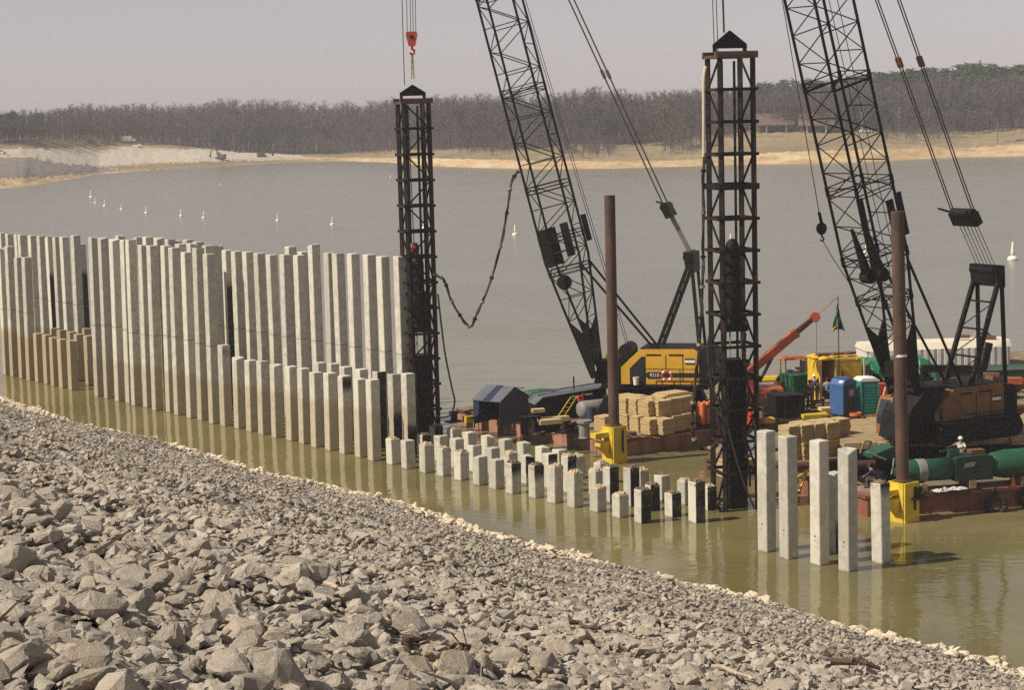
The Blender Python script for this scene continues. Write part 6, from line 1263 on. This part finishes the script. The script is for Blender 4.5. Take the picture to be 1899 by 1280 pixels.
# ================================================================== PEOPLE
SKIN = mat('skin', (0.42,0.25,0.17), 0.6, 0.08, 6); CL = {'blue': mat('blue_shirt', (0.14,0.25,0.42), 0.85, 0.12, 4), 'plum': mat('plum_shirt', (0.09,0.06,0.085), 0.85, 0.12, 4), 'white': mat('white_shirt', (0.72,0.68,0.62), 0.85, 0.08, 4), 'navy': mat('navy_work_clothes', (0.03,0.045,0.11), 0.85, 0.15, 4), 'jean': mat('dark_trousers', (0.035,0.04,0.06), 0.9, 0.15, 4), 'brown': mat('brown_trousers', (0.10,0.07,0.06), 0.9, 0.15, 4), 'hair': mat('dark_hair', (0.03,0.022,0.018), 0.7, 0.2, 8), 'hat': mat('hard_hat_white', (0.80,0.77,0.68), 0.35, 0.04, 4), 'boot': mat('boots', (0.04,0.03,0.025), 0.8, 0.2, 6), 'vest': mat('tan_vest', (0.38,0.20,0.13), 0.8, 0.15, 4)}
def skin_mesh(name, J, E, mtl, root, sub=1):
    me = bpy.data.meshes.new(name); me.from_pydata([j[0] for j in J], E and [tuple(e) for e in E], []); o = bpy.data.objects.new(name, me); COL.objects.link(o)
    o.modifiers.new('skin', 'SKIN'); sl = me.skin_vertices[0].data
    for i, j in enumerate(J): sl[i].radius = j[1] if isinstance(j[1], tuple) else (j[1], j[1]); sl[i].use_root = (i == root)
    if sub: o.modifiers.new('sub', 'SUBSURF').levels = sub; o.modifiers['sub'].render_levels = sub
    dg = bpy.context.evaluated_depsgraph_get(); m2 = bpy.data.meshes.new_from_object(o.evaluated_get(dg)); bpy.data.objects.remove(o); bpy.data.meshes.remove(me)
    m2.name = name; m2.materials.clear(); m2.materials.append(mtl); m2.shade_smooth(); return m2
def person(loc, rz, label, pose, shirt, trouser, head, sleeve=True):
    """pose: joint dict in metres; y forward. One continuous body with clothes as children"""
    t = tag(link('person', None, None, loc, rz), label, 'person'); V3 = Vector
    j = {k: V3(v) for k, v in pose.items()}
    names = ['pelvis','waist','chest','neck','head','headtop','shL','elL','wrL','shR','elR','wrR','hipL','knL','anL','toL','hipR','knR','anR','toR','haL','haR']
    rad = {'pelvis':(0.15,0.11),'waist':(0.135,0.10),'chest':(0.16,0.115),'neck':0.055,'head':(0.08,0.095),'headtop':(0.07,0.085),'shL':0.06,'elL':0.043,'wrL':0.03,'hipL':0.085,'knL':0.058,'anL':0.042,'toL':0.04,'haL':0.035}
    j['haL'] = j['wrL']+(j['wrL']-j['elL']).normalized()*0.07; j['haR'] = j['wrR']+(j['wrR']-j['elR']).normalized()*0.07
    J = [(j[n], rad.get(n, rad.get(n[:-1]+'L'))) for n in names]; ix = {n: i for i, n in enumerate(names)}
    E = [('pelvis','waist'),('waist','chest'),('chest','neck'),('neck','head'),('head','headtop'),('chest','shL'),('shL','elL'),('elL','wrL'),('wrL','haL'),('chest','shR'),('shR','elR'),('elR','wrR'),('wrR','haR'),('pelvis','hipL'),('hipL','knL'),('knL','anL'),('anL','toL'),('pelvis','hipR'),('hipR','knR'),('knR','anR'),('anR','toR')]
    b = link('body', skin_mesh('body', J, [(ix[a], ix[c]) for a, c in E], SKIN, 0), t)
    def sub(nm, keep, grow, mt_):
        kk = [n for n in names if n in keep]; jx = {n: i for i, n in enumerate(kk)}
        JJ = [(j[n], tuple(r+grow for r in rad.get(n, rad.get(n[:-1]+'L')))) if isinstance(rad.get(n, rad.get(n[:-1]+'L')), tuple) else (j[n], rad.get(n, rad.get(n[:-1]+'L'))+grow) for n in kk]
        return link(nm, skin_mesh(nm, JJ, [(jx[a], jx[c]) for a, c in E if a in jx and c in jx], mt_, 0), t)
    arms = {'shL','elL','shR','elR'} | ({'wrL','wrR'} if sleeve else set())
    sub('shirt', {'pelvis','waist','chest'} | arms, 0.016, CL[shirt]); sub('trousers', {'pelvis','hipL','knL','anL','hipR','knR','anR'}, 0.020, CL[trouser])
    for s in 'LR':
        an, to = j['an'+s], j['to'+s]; d = (to-an); d.z = 0; d = d.normalized() if d.length > 0.01 else V3((0,1,0)); zf = min(an.z,to.z)-0.045
        part('boot', MB().lathe((0,0,0), [(0.05,0),(0.055,0.06),(0.05,0.2)], 8, rot=None), CL['boot'], t, loc=(an.x,an.y,zf)); part('boot_toe', MB().beam((an.x,an.y,zf+0.045), (an.x+d.x*0.2,an.y+d.y*0.2,zf+0.04), 0.1, 0.085), CL['boot'], t)
        h, e = j['ha'+s], (j['wr'+s]-j['el'+s]).normalized(); sd = e.cross(V3((0,0,1))); sd = sd.normalized() if sd.length > 0.05 else V3((1,0,0)); up = sd.cross(e); mb = MB()
        for q, L in enumerate((0.075,0.085,0.08,0.06)): p0 = h+sd*(-0.03+0.02*q); mb.path([p0, p0+e*L*0.55-up*0.008, p0+e*L-up*0.03], 0.0095, 5)
        p0 = h-e*0.03+sd*-0.035; mb.path([p0, p0-sd*0.03+e*0.03, p0-sd*0.035+e*0.06-up*0.012], 0.011, 5); o = part('fingers', mb, SKIN, t, smooth=True); o['kind'] = 'stuff'
    hd = j['head']; f = V3((0,1,0))
    part('nose', MB().prism([(0.085,0.0),(0.118,-0.035),(0.085,-0.04)], -0.014, 0.014, plane='yz'), SKIN, t, loc=hd); 
    for s in (-1,1): part('ear', MB().lathe((s*0.085,0.0,-0.02), [(0.008,-0.03),(0.022,0),(0.008,0.035)], 6), SKIN, t, loc=hd); part('eye', MB().lathe((s*0.03,0.086,0.012), [(0.004,-0.009),(0.011,0),(0.004,0.009)], 6), CL['hair'], t, loc=hd)
    part('mouth', MB().box((0,0.088,-0.062), (0.05,0.008,0.01)), CL['vest'], t, loc=hd)
    if head == 'hat': part('hard_hat', MB().lathe((0,0,0.035), [(0.15,0.0),(0.125,0.012),(0.118,0.07),(0.085,0.115),(0.03,0.135)], 16), CL['hat'], t, loc=hd, smooth=True)
    else: part('hair', MB().lathe((0,-0.012,0.0), [(0.098,-0.03),(0.104,0.04),(0.088,0.10),(0.03,0.128)], 14), CL['hair'], t, loc=hd, smooth=True)
    return t
STAND = {'pelvis':(0,0,0.95),'waist':(0,0.01,1.12),'chest':(0,0,1.34),'neck':(0,0.01,1.50),'head':(0,0.03,1.63),'headtop':(0,0.02,1.70),'shL':(-0.19,0,1.42),'elL':(-0.25,-0.03,1.13),'wrL':(-0.22,0.1,0.90),'shR':(0.19,0,1.42),'elR':(0.25,-0.03,1.13),'wrR':(0.22,0.1,0.90),'hipL':(-0.1,0,0.88),'knL':(-0.11,0.03,0.49),'anL':(-0.12,-0.01,0.09),'toL':(-0.14,0.15,0.05),'hipR':(0.1,0,0.88),'knR':(0.11,0.02,0.49),'anR':(0.12,-0.03,0.09),'toR':(0.14,0.13,0.05)}
def pose(**kw): q = dict(STAND); q.update(kw); return q
person(atz(1534, 752, ZB3+0.05), R(-12), 'person in a light blue shirt and dark trousers seen from behind by the yellow shelter', pose(wrL=(-0.2,0.2,1.02), wrR=(0.2,0.2,1.02)), 'blue', 'jean', 'hair')
person(atz(1502, 756, ZB3+0.05), R(20), 'person in a plum shirt working with bare forearms beside the green container', pose(elR=(0.3,0.1,1.18), wrR=(0.25,0.33,1.1), elL=(-0.3,0.1,1.18), wrL=(-0.22,0.33,1.1)), 'plum', 'jean', 'hair', False)
person(atz(1511, 745, ZB3+0.05), R(150), 'person in a white hard hat facing us behind the plum shirted worker', pose(), 'navy', 'jean', 'hat')
person(atz(1781, 872, dk), R(170), 'person in white hard hat and white shirt, one arm out, behind the green hammer', pose(elR=(0.42,0.05,1.28), wrR=(0.64,0.16,1.22), elL=(-0.26,0.12,1.16), wrL=(-0.1,0.3,1.08)), 'white', 'brown', 'hat', False)
person(atz(1622, 905, dk), R(70), 'person in dark blue crouching left of the green power unit', pose(pelvis=(0,0,0.45), waist=(0,0.06,0.62), chest=(0,0.14,0.83), neck=(0,0.2,0.98), head=(0,0.26,1.1), headtop=(0,0.27,1.17), shL=(-0.19,0.14,0.9), elL=(-0.26,0.32,0.68), wrL=(-0.12,0.5,0.58), shR=(0.19,0.14,0.9), elR=(0.26,0.32,0.68), wrR=(0.12,0.5,0.58), hipL=(-0.1,0.03,0.42), knL=(-0.16,0.4,0.48), anL=(-0.15,0.3,0.09), toL=(-0.17,0.45,0.05), hipR=(0.1,0.03,0.42), knR=(0.16,0.42,0.46), anR=(0.15,0.3,0.09), toR=(0.17,0.45,0.05)), 'navy', 'brown', 'hair')
# ================================================================== SMALL THINGS ON THE BANK
def ground_bank(u, v):
    d = ray(u, v)
    lo, hi = 3.0, 160.0
    f = lambda k: (CAMP+d*k).z-float(bank_np(np.array([DN.dot(CAMP+d*k)]), np.array([DD.dot(CAMP+d*k)]))[0])
    for _ in range(60):
        m_ = (lo+hi)/2
        if f(m_) > 0: lo = m_
        else: hi = m_
    return CAMP+d*lo
k = thing('pipe_stub', 'short rusty pipe stub standing in the grey stones', 'pipe', ground_bank(756, 1206)-Vector((0,0,0.08)), 0.2); part('pipe', MB().tube((0,0,-0.2), (0.01,0,0.2), 0.062, 14), M_RUST, k); part('rim', MB().tube((0.0095,0,0.19), (0.0105,0,0.225), 0.07, 14), M_RUST, k)
M_DRIFT = mat('bleached_driftwood', (0.42,0.35,0.27), 0.9, 0.25, 3, 0.5, 12); M_DRIFTD = mat('dark_driftwood', (0.10,0.07,0.05), 0.9, 0.3, 3, 0.5, 12)
for i, (u0, v0, u1, v1, r, m_, lb) in enumerate(((604,1098,650,1122,0.035,M_DRIFT,'bleached driftwood stick among the stones at mid bank'),(1055,1168,1115,1180,0.045,M_DRIFTD,'dark driftwood branch lying on the lower middle bank'),(1540,1243,1632,1256,0.07,M_DRIFTD,'dark driftwood log near the right end of the waterline'),(1320,1252,1400,1278,0.035,M_DRIFT,'thin bleached pole at the bottom right of the bank'),(1120,1150,1240,1205,0.025,M_DRIFT,'long thin bleached branch on the middle bank'),(860,1225,870,1222,0.03,M_DRIFTD,'tiny dark stick among the stones below the pipe stub'),(505,884,548,892,0.10,M_DRIFTD,'dark driftwood clump at the waterline under the stumps'),(20,748,68,750,0.13,M_DRIFTD,'drifted brush heap at the left end of the waterline'))):
    a, b = ground_bank(u0, v0), ground_bank(u1, v1); k = thing('driftwood', lb, 'driftwood', a, 0, 'driftwood on the stone bank'); d_ = b-a; q = random.Random(i); up = Vector((0,0,r*1.6+0.05))
    part('branch', MB().path([up]+[d_*f+up+Vector((q.gauss(0,r),q.gauss(0,r),abs(q.gauss(0,r)))) for f in (0.25,0.5,0.75)]+[d_+up], r, 7, r2=r*0.55), m_, k)
    for s in range(3 if r < 0.1 else 9): f = q.uniform(0.2,0.9); part('twig', MB().path([d_*f+up, d_*(f+0.12)+up+Vector((q.gauss(0,0.12),q.gauss(0,0.12),abs(q.gauss(0.12,0.12))))], r*0.3, 5), m_, k)
# ================================================================== HAZE
hz = bpy.data.materials.new('haze'); hz.use_nodes = True; hz.node_tree.nodes.clear()
_v = hz.node_tree.nodes.new('ShaderNodeVolumePrincipled'); _v.inputs['Density'].default_value = 0.00027; _v.inputs['Color'].default_value = (0.93,0.92,0.97,1); _v.inputs['Anisotropy'].default_value = 0.0
_o = hz.node_tree.nodes.new('ShaderNodeOutputMaterial'); hz.node_tree.links.new(_v.outputs[0], _o.inputs['Volume'])
ho = part('haze', MB().box((0,660,29.5), (1500,1560,65)), hz); ho['kind'] = 'stuff'
